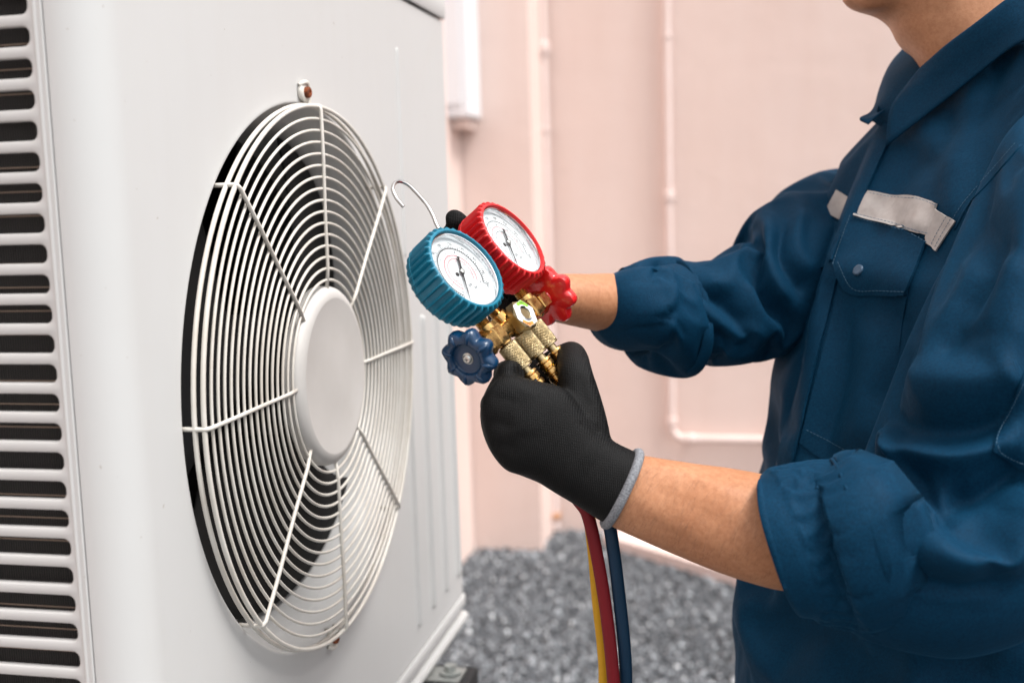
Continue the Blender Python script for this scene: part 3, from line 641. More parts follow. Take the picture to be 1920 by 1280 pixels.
def gauge(u, kind):
    global MU, MN, MO
    keep = MU, MN, MO; tw = math.radians(GT[kind][0]); w = GT[kind][1]
    ctr = MO+(MU*(u+GT[kind][3])+MN*GT[kind][2])/1000; MU, MN = MU*math.cos(tw)+MN*math.sin(tw), MN*math.cos(tw)-MU*math.sin(tw); MO = ctr-MU*u/1000; c = 'blue' if kind == 'blue' else 'red'
    E_ = bpy.data.objects.new('pressure_gauge', None); COL.objects.link(E_); E_.parent = GS; E_.location = Vector(L(u, w, 0)-keep[2])
    E_['label'] = 'gauge in a ribbed %s rubber boot' % ('teal blue' if c == 'blue' else 'red')
    o = (u, w, 0)
    # boot with ribs
    nr = 35; n = nr*12
    def ribs(th, k):
        if k < 2 or k > 15: return np.ones(n)
        p = (th*nr/(2*np.pi)) % 1; b = np.sqrt(np.clip(1-(np.abs(p-.5)/.165)**2, 0, 1))
        amp = [0, 0, .010, .045, .08, .100, .104, .104, .104, .104, .102, .100, .098, .092, .065, .025][k]
        return 1+amp*b
    prof = [(-12, 24), (-11.6, 29), (-10.6, 31.5), (-9, 33.0), (-7, 33.6), (-5, 33.8), (-2, 33.8), (1, 33.8), (4, 33.8), (7, 33.8), (10, 33.9), (13, 34.0), (15, 34.2), (16.6, 34.5), (18.0, 34.8), (19.0, 34.8), (19.6, 34.3), (19.8, 33.6), (19.6, 32.8), (18.4, 32.4), (15, 32.2)]
    g = G(); X, Y, Z = frame(MN); th = np.linspace(0, 2*np.pi, n, endpoint=False); R = []
    for k, (t, r) in enumerate(prof):
        rr = r*ribs(th, k)/1000; R.append(L(*o)+Z*t/1000+rr[:, None]*(np.cos(th)[:, None]*MU+np.sin(th)[:, None]*MW_))
    g.grid(R, closeu=True); g.cap(R[0], True); g.obj('rubber_boot', M[c], E_, 50)
    g = G()   # mould seam line round the boot
    P = [L(u+36.9*math.cos(a), w+36.9*math.sin(a), -2.+.3*math.sin(7*a)) for a in np.linspace(0, 2*math.pi, 200)[:-1]]
    tube(g, P, .00022, 5, closed=True); g.obj('mould_seam', M[c], E_)
    g = G(); mm(g, (u, w, 0), MN, [(14.5, 32.4), (16.6, 32.3), (17.4, 31.6), (17.2, 30.9), (16.4, 30.6), (12.0, 30.3)], 96, cap=False); g.obj('bezel', M['bezel'], E_, 40)
    g = G(); mm(g, (u, w, 0), MN, [(11.3, 30.6), (12.0, 30.6), (12.02, 20), (12.02, .1)], 96); g.obj('dial', M['dial'], E_, 30)
    g = G(); mm(g, (u, w, 0), MN, [(16.0, 30.7), (16.4, 28), (16.9, 20), (17.2, .1)], 72, cap=False); g.obj('glass', M['glass'], E_, 60)
    zt = 12.12
    def pt(r, a): return L(u+r*math.sin(a), w-r*math.cos(a), zt)      # a clockwise-ish from dial top
    A0, A1 = math.radians(-135), math.radians(135)
    def arc(r, wd, m, a0=A0, a1=A1):
        g = G(); P = [[pt(rr, a) for a in np.linspace(a0, a1, 90)] for rr in (r-wd/2, r+wd/2)]; g.grid(P); g.obj('scale_arc', m, E_, False)
    def ticks(nn, r0, r1, wd, m, every=5, longer=1.2, a0=A0, a1=A1):
        g = G()
        for k in range(nn+1):
            a = a0+(a1-a0)*k/nn; q = r1+(longer if k % every == 0 else 0); da = wd/2/r0; g.add([pt(r0, a-da), pt(q, a-da), pt(q, a+da), pt(r0, a+da)], [(0,1,2,3)])
        g.obj('scale_ticks', m, E_, False)
    strong = M['ink']; cd = M['inkred']
    if c == 'blue':
        arc(21.5, .8, strong); ticks(60, 21.5, 23.4, .6, strong); arc(15.6, .5, cd); ticks(40, 14.2, 15.6, .35, cd, 5, .8); arc(12.2, .45, cd); ticks(40, 12.2, 13.2, .2, cd)
        nums = ['0', '20', '40', '60', '80', '100', '120', '140', '160', '180', '200']; nin = ['-30', '0', '2', '4', '6', '8', '10', '12', '14']
    else:
        arc(22.0, .5, M['inkgrey']); ticks(50, 22.0, 23.4, .4, strong); arc(16.5, .45, cd); ticks(30, 15.6, 16.5, .3, cd); arc(12.2, .4, strong); ticks(30, 11.4, 12.2, .18, strong)
        nums = ['0', '50', '100', '150', '200', '250', '300', '350', '400', '450', '500']; nin = ['0', '5', '10', '15', '20', '25', '30', '35']
    up = -MW_; rt = MU
    def num(s_, r, a, size, m):
        xd = rt*math.cos(a)-up*math.sin(a); yd = up*math.cos(a)+rt*math.sin(a); text(s_, size, pt(r, a), xd, yd, E_, m, 'numeral')
    for k, s_ in enumerate(nums): num(s_, 25.8, A0+(A1-A0)*k/(len(nums)-1), .0035, strong)
    for k, s_ in enumerate(nin): num(s_, 18.6, A0+(A1-A0)*k/(len(nin)-1), .0030, strong)
    for k, s_ in enumerate(['-40', '-20', '0', '20', '40', '60']): num(s_, 10.2, A0+(A1-A0)*(k+.5)/6, .0022, cd)
    text('psi', .0045, pt(11, math.radians(180)), rt, up, E_, strong); text('bar', .0032, pt(15.5, math.radians(166)), rt, up, E_, strong)
    text('R-22', .0022, pt(16.4, math.radians(205)), rt, up, E_, cd); text('°C', .0030, pt(20.5, math.radians(180)), rt, up, E_, strong); text('CL 1.6', .0018, pt(25, math.radians(180)), rt, up, E_, strong)
    g = G()  # needle
    d = np.array([-15, 21.]); d /= np.linalg.norm(d); s_ = np.array([-d[1], d[0]])
    def q(a, b, z): return L(u+d[0]*a+s_[0]*b, w+d[1]*a+s_[1]*b, z)
    out = [(26, .10), (3, .75), (1.6, 2.0), (-2, 1.7), (-4, .8), (-12, .95), (-13.5, 1.5), (-14, .5)]
    V = [q(a, b, 13.9) for a, b in out]+[q(a, -b, 13.9) for a, b in out[::-1]]; n_ = len(V); V2 = [q(a, b, 13.5) for a, b in out]+[q(a, -b, 13.5) for a, b in out[::-1]]
    g.add(V+V2, [tuple(range(n_)), tuple(range(2*n_-1, n_-1, -1))]+[(i, i+n_, (i+1) % n_+n_, (i+1) % n_) for i in range(n_)])
    g.obj('needle', M['ink'], E_, False)
    g = G(); mm(g, (u, w, 0), MN, [(13.9, 2.0), (14.9, 2.0), (15.3, 1.4), (15.3, .1)], 20); g.obj('needle_cap', M['screw'], E_, 40)
    g = G(); mm(g, (u-5.0, w-.3, 0), MN, [(12.05, 1.8), (12.5, 1.7), (12.55, .1)], 20); g.obj('adjusting_screw', M['ink'], E_, 40)
    MU, MN, MO = keep
    return E_
GT = {'blue': (-2.5, -53., 6.5, 0.), 'red': (-9., -52.5, 4.5, 0.)}
gauge(-37, 'blue'); gauge(37, 'red')
# knobs
def knob(sg, m, kb, ks=1.):
    o = (kb, 0, 0); K = bpy.data.objects.new('valve_knob', None); COL.objects.link(K); K.parent = GS; K.location = Vector(L(*o)-MO); K['label'] = '%s lobed plastic valve knob' % ('navy blue' if sg < 0 else 'bright red')
    n = 240
    def lob(th, k):
        f = .5+.5*np.cos(8*th+.5); f = f**.8
        amp = [0, 0, .05, .17, .20, .20, .19, .15, .06, .01][k] if k < 10 else 0
        return 1+amp*(f-.35)
    prof = [(0, 5.5), (2.6, 6.5), (3.2, 11), (4.0, 17.0), (5.2, 19.2), (9, 20.0), (13.0, 19.6), (15.0, 18.3), (16.2, 15.8), (16.3, 13.4), (15.9, 12.5), (14.5, 11.9), (12.6, 11.5), (12.2, 10.8), (12.1, 5.0), (12.1, .2)]
    prof = [(a, b*(ks if b > 7 else 1)) for a, b in prof]
    g = G(); mm(g, o, sg*MU, prof, n, x=MN, rad=lob); g.obj('knob_body', m, K, 50)
    g = G()
    for k in range(8):   # web ridges on the face
        a = 2*math.pi*k/8-.5/8; X = MN*math.cos(a)+np.cross(sg*MU, MN)*math.sin(a); Tn = np.cross(sg*MU, X)
        c0 = L(*o)
        P = [c0+sg*MU*t/1000+X*r*ks/1000 for t, r in ((12.2, 11.6), (15.3, 12.8), (16.0, 15.0), (15.2, 17.6), (12.5, 20.2), (8, 21.0))]
        tube(g, P, [.0003, .0011, .0017, .0020, .0019, .0010], 8, smoothn=3)
    g.obj('finger_ridge', m, K, True)
    g = G(); mm(g, (kb+sg*12.1, 0, 0), sg*MU, [(0, 4.4), (.6, 4.4), (.8, 3.6), (.5, 3.3)], 28); mm(g, (kb+sg*12.4, 0, 0), sg*MU, [(0, 3.6), (1.3, 3.5), (2.3, 2.5), (2.5, .1)], 24); g.obj('screw', M['screw'], K, 40)
    g = G()
    for a in (.6, .6+math.pi/2):
        X = MN*math.cos(a)+MW_*math.sin(a); Y = np.cross(MU, X); c0 = L(kb+sg*14.93, 0, 0)
        g.add([c0+(X*x+Y*y)/1000 for x, y in ((-1.7,-.28),(1.7,-.28),(1.7,.28),(-1.7,.28))], [(0,1,2,3)])
    g.obj('screw_slot', M['ink'], K, False)
knob(-1, M['navyknob'], -58); knob(1, M['redknob'], 52, 1.14)
# hook
HP = [(840, 470), (832, 448), (822, 428), (812, 405), (801, 385), (785, 366), (768, 349), (754, 341), (744, 341), (738, 347), (737, 358), (743, 371), (750, 380), (757, 388)]
P = [onplane(x, y, L(0, 0, -2), MN) for x, y in HP]; P = [L(0, -48, -2), L(0, -70, -2)]+P[2:]
g = G(); tube(g, P, .0015, 12, smoothn=6); g.obj('hanging_hook', M['steel'], GS, True)
# hoses: knurled nut, ribbed ferrule, rubber hose down through the fist
def knurl(th, k):
    return 1+0*th
def hose(u, m, label, path, name='hose'):
    H = empty('charging_hose', L(u, 20, 0), label, 'hose', 'charging hoses hanging from the gauge manifold')
    n = 84*3; g = G(); o = L(u, 0, 0); nt_ = 60; R = []; th = np.linspace(0, 2*np.pi, n, endpoint=False)
    prof = [(9.5, 5.0), (9.6, 6.8), (10.4, 7.4)]+[(t, 7.65) for t in np.linspace(10.6, 29.6, nt_)]+[(29.8, 7.2), (30.3, 7.2), (30.5, 7.6), (31.6, 7.6), (32.2, 6.8), (32.2, 3.8), (38, 3.8)]
    for t, r in prof:
        rr = np.full(n, r)
        if 10.5 < t < 29.7:
            a = 30*th; b = t/8.15*30*1.0*.93
            rr = r+.34*(np.abs(np.cos((a+b)/2))+np.abs(np.cos((a-b)/2)))-.42
        R.append(o+MW_*t/1000+(rr/1000)[:, None]*(np.cos(th)[:, None]*MU+np.sin(th)[:, None]*MN))
    g.grid(R, closeu=True); g.obj('knurled_nut', M['nut'], H, 20)
    g = G(); prof = [(36.4, 4.6), (36.6, 6.2), (38.2, 6.4), (38.4, 5.0)]
    for k in range(4):
        t = 39+k*6; prof += [(t, 5.0), (t+.7, 6.0), (t+4.0, 6.1), (t+4.8, 5.0)]
    prof += [(64, 5)]
    mm(g, (u, 0, 0), MW_, prof, 48, rad=lambda th, k: 1+.035*np.abs(np.cos(4*th))**3 if k > 4 else 1+0*th); g.obj('ferrule', M['brass'], H, 30)
    g = G(); tube(g, [L(u, 40, 0), L(u, 62, 0)]+path, .0051, 16, smoothn=10); g.obj('hose_tube', m, H, True)
    return H
def low(x, y, dz, dx, curl):
    return at(x, y, dz)
gz = .012
hose(-24.5, M['hblue'], 'dark blue charging hose hanging from the fist beside the red hose', [L(-14, 90, 4), at(1100, 880, .872), at(1138, 970, .872), at(1150, 1030, .872), at(1160, 1110, .875), at(1172, 1230, .882), at(1180, 1400, .90)]+[A_(q) for q in ((.318, -.11, .60), (.335, -.08, .30), (.40, .05, .06), (.60, .2, gz), (.8, .2, gz))])
hose(0, M['hyel'], 'yellow charging hose hanging from the fist, half hidden behind the red hose', [L(-2, 90, 2), at(1075, 890, .885), at(1102, 960, .890), at(1113, 1030, .892), at(1121, 1120, .895), at(1133, 1240, .902), at(1140, 1400, .92)]+[A_(q) for q in ((.300, -.09, .60), (.31, -.05, .30), (.36, .12, .06), (.5, .3, gz), (.7, .4, gz))])
hose(20, M['hred'], 'red charging hose hanging from the fist in front of the yellow hose', [L(14, 88, 0), at(1075, 905, .878), at(1102, 965, .873), at(1121, 1050, .873), at(1137, 1150, .876), at(1149, 1260, .88), at(1158, 1400, .892)]+[A_(q) for q in ((.304, -.12, .60), (.30, -.08, .30), (.26, .1, .06), (.2, .3, gz), (.15, .5, gz))])
# ------------------------------------------------------------------ technician
PC = at(1843, 400, 1.02)                       # chest centre
FV = np.array([-.91, -.41]); FV /= np.linalg.norm(FV); FV = FV[0]*CR+(-FV[1])*CF*-1
_rh = np.array([CR[0], CR[1], 0]); _rh /= np.linalg.norm(_rh); _fh = np.array([CF[0], CF[1], 0]); _fh /= np.linalg.norm(_fh)
FR = -.91*_rh-.41*_fh; FR /= np.linalg.norm(FR)          # person's front
LT = np.cross(np.array([0, 0, 1.]), FR); LT /= np.linalg.norm(LT)   # person's left, nearest the camera
if np.dot(LT, _fh) > 0: LT = -LT
GROW1, SOFT1, PINST, GRAV = .06, .035, 10., .05
PE = empty('person', (PC[0], PC[1], 0), 'technician in a navy work shirt with rolled sleeves and black gloves, facing the air conditioner', 'person')
PL = parent_loc(PE)
def vol(rings): 
    g = G(); g.grid(rings, closeu=True); g.cap(rings[0], True); g.cap(rings[-1]); return g
def subsurf(o, lv=1):
    m = o.modifiers.new('s', 'SUBSURF'); m.levels = lv; m.render_levels = lv; m.subdivision_type = 'CATMULL_CLARK'
def drape(o, grow, pin, frames=22, soft=.03, coll=(), bend=.4, mass=.25, tens=12., grav=.6, thick=.004, smooth=1):
    """let the cloth buckle into real folds: it is cut a little too large, held at the pinned vertices"""
    me = o.data; vg = o.vertex_groups.new(name='pin')
    for q in np.unique(np.round(pin, 2)):
        idx = np.where(np.round(pin, 2) == q)[0]; vg.add([int(i) for i in idx], float(max(q, soft)), 'REPLACE')
    cm = []
    for c in coll:
        m_ = c.modifiers.new('c', 'COLLISION'); c.collision.thickness_outer = .002; c.collision.cloth_friction = 5; cm.append((c, m_))
    md = o.modifiers.new('cloth', 'CLOTH'); st = md.settings
    st.quality = 5; st.mass = mass; st.tension_stiffness = tens; st.compression_stiffness = tens; st.shear_stiffness = tens*.4; st.bending_stiffness = bend
    st.tension_damping = 5; st.compression_damping = 5; st.shear_damping = 5; st.bending_damping = .5; st.air_damping = 2
    st.vertex_group_mass = 'pin'; st.pin_stiffness = PINST; st.shrink_min = -grow; st.shrink_max = -grow; st.effector_weights.gravity = grav
    md.collision_settings.use_collision = bool(coll); md.collision_settings.distance_min = thick; md.collision_settings.use_self_collision = False; md.collision_settings.collision_quality = 2
    md.point_cache.frame_start = 1; md.point_cache.frame_end = frames+1
    for f in range(1, frames+1): SC.frame_set(f); bpy.context.view_layer.update()
    dg = bpy.context.evaluated_depsgraph_get(); ev = o.evaluated_get(dg); m2 = ev.to_mesh(); co = get_co(m2); ev.to_mesh_clear()
    o.modifiers.remove(md)
    for c, m_ in cm: c.modifiers.remove(m_)
    o.vertex_groups.clear(); SC.frame_set(1); set_co(me, co)
# ---- torso rings: (photo y, photo x of the left outline, half width, half depth)
def torso_rings(spec, e=2.3, n=160, seg=10, grow=0.):
    S = catmull([list(s) for s in spec], seg); th = np.linspace(0, 2*np.pi, n, endpoint=False); R = []
    c, s_ = np.cos(th), np.sin(th); c = np.sign(c)*np.abs(c)**(2/e); s_ = np.sign(s_)*np.abs(s_)**(2/e)
    tl = lambda y: float(np.interp(y, [120, 190, 330, 520, 700], [.80, .66, .50, .15, 0]))
    for y, x, hw, hd, lean in S:
        C = at(x+290, y, 1.02+lean); C0 = C.copy()
        for it in range(3):
            P = C+LT*(hw+grow)*c[:, None]+FR*(hd+grow)*s_[:, None]; P[:, 2] = C[2]
            px, py, z = proj(P); C = C+_rh*((x-px.min())*1.02/F_PX)
        P = C+LT*(hw+grow)*c[:, None]+FR*(hd+grow)*s_[:, None]; P[:, 2] = C0[2]+tl(y)*np.clip(hw*c-.02, 0, .13); R.append(P)
    return np.array(R)
TS = [(118, 1748, .085, .058, 0.), (150, 1705, .135, .078, 0.), (190, 1660, .17, .090, 0.), (225, 1628, .19, .100, 0.), (270, 1592, .202, .108, 0.), (330, 1562, .207, .114, 0.), (420, 1528, .207, .122, 0), (520, 1497, .203, .125, 0), (640, 1472, .195, .125, 0), (780, 1446, .192, .125, 0), (900, 1424, .19, .125, 0), (1090, 1393, .19, .127, 0), (1280, 1378, .19, .13, 0), (1500, 1372, .195, .135, 0), (1720, 1372, .20, .138, 0)]
SHR = torso_rings(TS)
g = G(); g.grid(SHR, closeu=True); g.cap(SHR[0], True)
me = g.mesh(PL); SH = link('shirt', me, M['shirt'], PE, True)
#TORSOFOLDS
folds(me, [
 ([(1645, 290), (1600, 395), (1560, 520), (1520, 700), (1480, 860), (1440, 1100)], 13, 3.0, 's'),     # placket edge
 ([(1618, 300), (1575, 400), (1540, 540), (1500, 720), (1455, 880)], 16, -2.5),
 ([(1765, 310), (1735, 360), (1715, 430)], 26, 6), ([(1700, 200), (1745, 260), (1790, 330)], 28, 5), ([(1730, 260), (1690, 330), (1650, 400)], 24, -5),
 ([(1850, 150), (1810, 230), (1790, 330), (1780, 420)], 26, 8), ([(1800, 200), (1765, 290), (1745, 350)], 18, -5),
 ([(1560, 560), (1550, 680), (1525, 800), (1500, 900)], 24, 5), ([(1590, 560), (1585, 690), (1560, 820)], 22, -6), ([(1640, 580), (1640, 700), (1600, 840)], 34, 6),
 ([(1500, 640), (1480, 740), (1475, 850)], 14, 4), ([(1690, 560), (1680, 660), (1650, 760)], 22, -6),
 ([(1430, 1100), (1425, 1180), (1445, 1280)], 24, 6), ([(1470, 1110), (1480, 1200), (1470, 1280)], 22, -6), ([(1530, 1180), (1540, 1240), (1530, 1330)], 30, 6), ([(1600, 1190), (1620, 1290)], 24, -5), ([(1700, 1190), (1730, 1300)], 40, 7), ([(1830, 1180), (1850, 1300)], 30, -6),
], PL)
co = get_co(me); no = normals(me); p = co*np.array([1, 1, .35])*16; set_co(me, co+no*(rnoise(p, 3, 3)*.0022)[:, None])
pin = np.clip(1-np.arange(len(me.vertices))/160/8., 0, 1)+np.clip((np.arange(len(me.vertices))/160-118)/8., 0, 1)
drape(SH, .03, np.clip(pin, 0, 1), 16, .07, grav=.05, bend=14.)
BT = None
def bvh(objs):
    V = []; Fc = []
    for o in objs:
        off = len(V); lo = parent_loc(o.parent)+np.array(o.location) if True else 0
        V += [tuple(np.array(v.co)+lo) for v in o.data.vertices]; Fc += [tuple(i+off for i in p.vertices) for p in o.data.polygons]
    return BVHTree.FromPolygons(V, Fc)
def patch(name, top, bot, m, parent, tree, off=.0015, th=.0012, nu=40, nv=14, wave=None, fallback=1.0):
    """cloth piece laid on the garment: top and bottom edge given as photo points, dropped on the surface behind them"""
    T = catmull(np.array(top, float), max(2, nu//(len(top)-1))); B = catmull(np.array(bot, float), max(2, nu//(len(bot)-1)))
    k = min(len(T), len(B)); 
    T = np.array([[np.interp(t, np.linspace(0, 1, len(T)), T[:, i]) for i in (0, 1)] for t in np.linspace(0, 1, nu)]); B = np.array([[np.interp(t, np.linspace(0, 1, len(B)), B[:, i]) for i in (0, 1)] for t in np.linspace(0, 1, nu)])
    R = np.zeros((nv, nu, 3)); Nn = np.zeros((nv, nu, 3)); ok = np.zeros((nv, nu), bool)
    for j in range(nv):
        for i in range(nu):
            q = T[i]+(B[i]-T[i])*j/(nv-1); d = ray(*q); d = d/np.linalg.norm(d); h = tree.ray_cast(Vector(CP), Vector(d))
            if h[0] is not None: R[j, i] = h[0]; n_ = np.array(h[1]); Nn[j, i] = n_ if n_@d < 0 else -n_; ok[j, i] = True
    if not ok.all():
        gj, gi = np.where(ok)
        for j, i in zip(*np.where(~ok)):
            k = np.argmin((gj-j)**2+(gi-i)**2); R[j, i] = R[gj[k], gi[k]]; Nn[j, i] = Nn[gj[k], gi[k]]
    for _ in range(2): Nn[1:-1, 1:-1] = (Nn[1:-1, 1:-1]+Nn[:-2, 1:-1]+Nn[2:, 1:-1]+Nn[1:-1, :-2]+Nn[1:-1, 2:])
    Nn /= np.linalg.norm(Nn, axis=2)[..., None]+1e-9
    O = R+Nn*off
    O2 = O+Nn*th
    if wave is not None: O2 = O2+Nn*wave(*np.meshgrid(np.linspace(0, 1, nu), np.linspace(0, 1, nv)))[..., None]
    g = G(); n = nu*nv; V = np.vstack([O.reshape(-1, 3), O2.reshape(-1, 3)]); Fc = []
    for j in range(nv-1):
        for i in range(nu-1):
            a = j*nu+i; Fc += [(a, a+nu, a+nu+1, a+1), (n+a, n+a+1, n+a+nu+1, n+a+nu)]
    edge = [j*nu for j in range(nv)]+[(nv-1)*nu+i for i in range(1, nu)]+[j*nu+nu-1 for j in range(nv-2, -1, -1)]+[i for i in range(nu-2, 0, -1)]
    for a, b in zip(edge, edge[1:]+edge[:1]): Fc.append((a, b, b+n, a+n))
    g.add(V, Fc); return g.obj(name, m, parent, 50), O2
def stitch(pts, parent, tree, m, off=.0012, r=.00025, gap=True):
    P = catmull(np.array(pts, float), 10); P3 = []
    L_ = np.r_[0, np.cumsum(np.linalg.norm(np.diff(P, axis=0), axis=1))]; n = max(2, int(L_[-1]/2.2)); g = G()
    for t in np.linspace(0, L_[-1], n):
        q = [np.interp(t, L_, P[:, i]) for i in (0, 1)]; d = ray(*q); h = tree.ray_cast(Vector(CP), Vector(d).normalized())
        if h[0] is not None: P3.append(np.array(h[0])+np.array(h[1])*off*(1 if np.dot(np.array(h[1]), d) < 0 else -1))
    for k in range(0, len(P3)-2, 3):
        if max(np.linalg.norm(P3[k+1]-P3[k]), np.linalg.norm(P3[k+2]-P3[k+1])) < .004: tube(g, P3[k:k+3], r, 4)
    if g.v: g.obj('stitching', m, parent)['kind'] = 'stuff'
subsurf(SH)
tree = bvh([SH])
# ---- body: one mesh (head, neck, chest, arms)
HC = at(1718, -246, 1.035)                        # head centre
def head_pieces(g):
    UPV = np.array([0, 0, 1.]); tilt = math.radians(14); F2 = FR*math.cos(tilt)-UPV*math.sin(tilt); U2 = UPV*math.cos(tilt)+FR*math.sin(tilt)
    prof = [(-.118, .062, .030, .020), (-.112, .082, .020, .034), (-.10, .090, .015, .045), (-.085, .092, -.01, .054), (-.06, .091, -.06, .062), (-.03, .092, -.085, .068), (0, .092, -.095, .072), (.03, .094, -.098, .075), (.06, .092, -.096, .074), (.09, .078, -.085, .064), (.11, .052, -.062, .045), (.12, .02, -.03, .02)]
    th = np.linspace(0, 2*np.pi, 72, endpoint=False); R = []
    for z, f, b, w in prof:
        c, s = np.cos(th), np.sin(th); c = np.sign(c)*np.abs(c)**.92
        R.append(HC+U2*z+F2*((f+b)/2+(f-b)/2*c)[:, None]+LT*(w*s)[:, None])
    R = catmull(np.array(R).reshape(len(R), -1), 5).reshape(-1, 72, 3)
    co = R.reshape(-1, 3)
    def q(v): d = co-HC; return d@U2, d@F2, d@LT
    z, f, l = q(co)
    def bumpf(zc, lc, sz, sl, a): 
        return a*np.exp(-((z-zc)/sz)**2-((np.abs(l)-lc)/sl)**2)*(f > .02)
    D = bumpf(-.018, 0, .016, .012, .020)+bumpf(0, 0, .02, .008, .010)+bumpf(-.055, 0, .007, .022, .006)+bumpf(-.064, 0, .007, .018, .007)+bumpf(-.105, 0, .014, .018, .006)-bumpf(.012, .030, .012, .014, .010)+bumpf(.034, .025, .008, .02, .004)-bumpf(-.0595, 0, .002, .02, .004)
    R = (co+F2*D[:, None]).reshape(R.shape); vv = vol(R); g.add(vv.v, vv.f)
    for sd in (-1, 1):   # ears
        c = HC+LT*sd*.074+F2*-.005+U2*-.005; P = [c+U2*.028*math.sin(a)+F2*(-.006+.016*math.cos(a)*-1)+LT*sd*.008 for a in np.linspace(0, 2*math.pi, 14)[:-1]]
        tube(g, P, .0055, 8, closed=True); tube(g, [c-LT*sd*.01, c+LT*sd*.006], .013, 10)
    return F2, U2
g = G(); F2, U2 = head_pieces(g)
def limb(secs, e=2.0, nu=64): 
    gg = loft(secs, nu, 8, e); g.add(gg.v, gg.f)
limb([((1668, 20), (1920, -30), 1.035, .054), ((1680, 60), (1915, 50), 1.035, .053), ((1708, 95), (1925, 100), 1.035, .053), ((1730, 130), (1935, 150), 1.04, .053), ((1775, 200), (1940, 210), 1.05, .045)])
# jaw and under-chin link
limb([((1578, 2), (1640, -80), 1.035, .018), ((1604, 16), (1700, -70), 1.035, .036), ((1652, 28), (1760, -70), 1.035, .046), ((1692, 58), (1820, -20), 1.035, .052), ((1735, 92), (1860, 40), 1.035, .048)])
TR = torso_rings([(190, 1790, .06, .04, 0), (240, 1740, .09, .055, 0), (330, 1670, .13, .075, 0), (520, 1600, .15, .085, 0), (780, 1540, .145, .085, 0), (1090, 1500, .135, .08, 0), (1300, 1490, .135, .08, 0)], 2.2, 96, 6); vv = vol(TR); g.add(vv.v, vv.f)
# near arm: upper arm and forearm to the wrist
limb([((1165, 850), (1105, 965), .846, .021), ((1205, 853), (1142, 985), .845, .023), ((1300, 868), (1243, 1030), .838, .030), ((1420, 886), (1372, 1080), .826, .038), ((1530, 915), (1485, 1108), .820, .040), ((1640, 950), (1640, 1100), .822, .034), ((1740, 940), (1820, 1060), .83, .032), ((1830, 800), (1950, 900), .84, .032), ((1880, 640), (2010, 700), .85, .034), ((1930, 500), (2030, 500), .88, .034), ((1960, 420), (2020, 380), .93, .03)])
# far arm
limb([((985, 520), (985, 590), .985, .022), ((1040, 513), (1035, 602), 1.0, .024), ((1100, 513), (1090, 615), 1.02, .028), ((1170, 514), (1150, 626), 1.045, .032), ((1240, 535), (1240, 630), 1.07, .030), ((1330, 545), (1335, 630), 1.09, .028), ((1450, 480), (1460, 560), 1.12, .03), ((1600, 400), (1600, 480), 1.15, .03)])
me = remesh(g.mesh(PL), .0035, 8, .5)
folds(me, [([(1215, 872), (1290, 890), (1380, 930)], 10, .8), ([(1215, 905), (1300, 950), (1400, 1000)], 14, -.9), ([(1200, 940), (1290, 1000), (1400, 1050)], 16, .9), ([(1190, 880), (1180, 920), (1168, 960)], 4, -.6), ([(1230, 862), (1330, 880), (1420, 915)], 9, -.5)], PL)
co = get_co(me); no = normals(me); set_co(me, co+no*(rnoise(co*45, 61, 3)*.0005)[:, None])
BODY = link('body', me, M['skin'], PE, True)
# ---- near sleeve (person's left arm)
SL1 = [((1550, 876), (1640, 1156), .822, .044, -.036), ((1566, 872), (1668, 1160), .822, .045, -.036), ((1590, 856), (1715, 1168), .816, .056, -.032), ((1618, 842), (1830, 1168), .81, .066, -.02), ((1636, 836), (1950, 1110), .812, .068, -.008), ((1648, 815), (2020, 1010), .818, .068), ((1668, 745), (2060, 880), .825, .068), ((1705, 640), (2085, 740), .83, .068), ((1745, 535), (2100, 590), .835, .07), ((1786, 440), (2105, 430), .85, .072), ((1822, 385), (2095, 330), .87, .064), ((1870, 340), (2070, 265), .89, .05), ((1910, 320), (2040, 240), .91, .03)]
R = loft(SL1, 150, 10, 2.15, rings=True)
g = G(); g.grid(R, closeu=True); g.cap(R[-1]); g.cap(R[0], True); me = g.mesh(PL); SLV = link('sleeve', me, M['shirt'], SH, True)
#SLEEVEFOLDS
FS = [
 ([(1690, 705), (1760, 700), (1840, 690), (1900, 660)], 42, 11), ([(1635, 772), (1690, 782), (1760, 786), (1830, 780), (1880, 755)], 24, -11),
 ([(1630, 806), (1690, 818), (1770, 830), (1850, 812), (1900, 790)], 22, 9), ([(1755, 880), (1800, 898), (1850, 880), (1910, 845)], 32, -14),
 ([(1690, 1012), (1740, 1035), (1790, 1047), (1850, 1030), (1895, 965), (1930, 900)], 38, 15),
 ([(1566, 1000), (1600, 1020), (1640, 1014), (1700, 985)], 15, 7), ([(1575, 966), (1602, 976), (1632, 968)], 12, -7), ([(1600, 1062), (1650, 1085), (1720, 1095), (1800, 1092), (1880, 1050)], 28, -9),
 ([(1625, 1118), (1690, 1108), (1770, 1112), (1850, 1100)], 16, 4), ([(1668, 845), (1698, 920), (1735, 980)], 16, 6), ([(1700, 850), (1740, 920), (1765, 965)], 18, -6),
 ([(1610, 846), (1624, 812), (1658, 800), (1676, 826), (1672, 868)], 10, 6), ([(1626, 850), (1648, 864), (1668, 848)], 10, -11),
 ([(1598, 862), (1612, 882), (1608, 915), (1580, 940)], 15, 6), ([(1625, 885), (1632, 915), (1610, 945)], 10, -5),
 ([(1900, 430), (1860, 540), (1810, 630)], 45, 6), ([(1815, 430), (1780, 520), (1745, 600), (1705, 660)], 22, 5), ([(1870, 390), (1830, 490), (1790, 560)], 20, -5), ([(1725, 610), (1712, 650), (1700, 690)], 12, -4),
 ([(1905, 560), (1880, 640), (1900, 720)], 26, 4), ([(1760, 640), (1790, 605), (1850, 590)], 16, -4),
]
sh_ = lambda x, y: (x, y-48*min(1, max(0, (y-420)/330))*min(1, max(0, (x-1600)/60)))
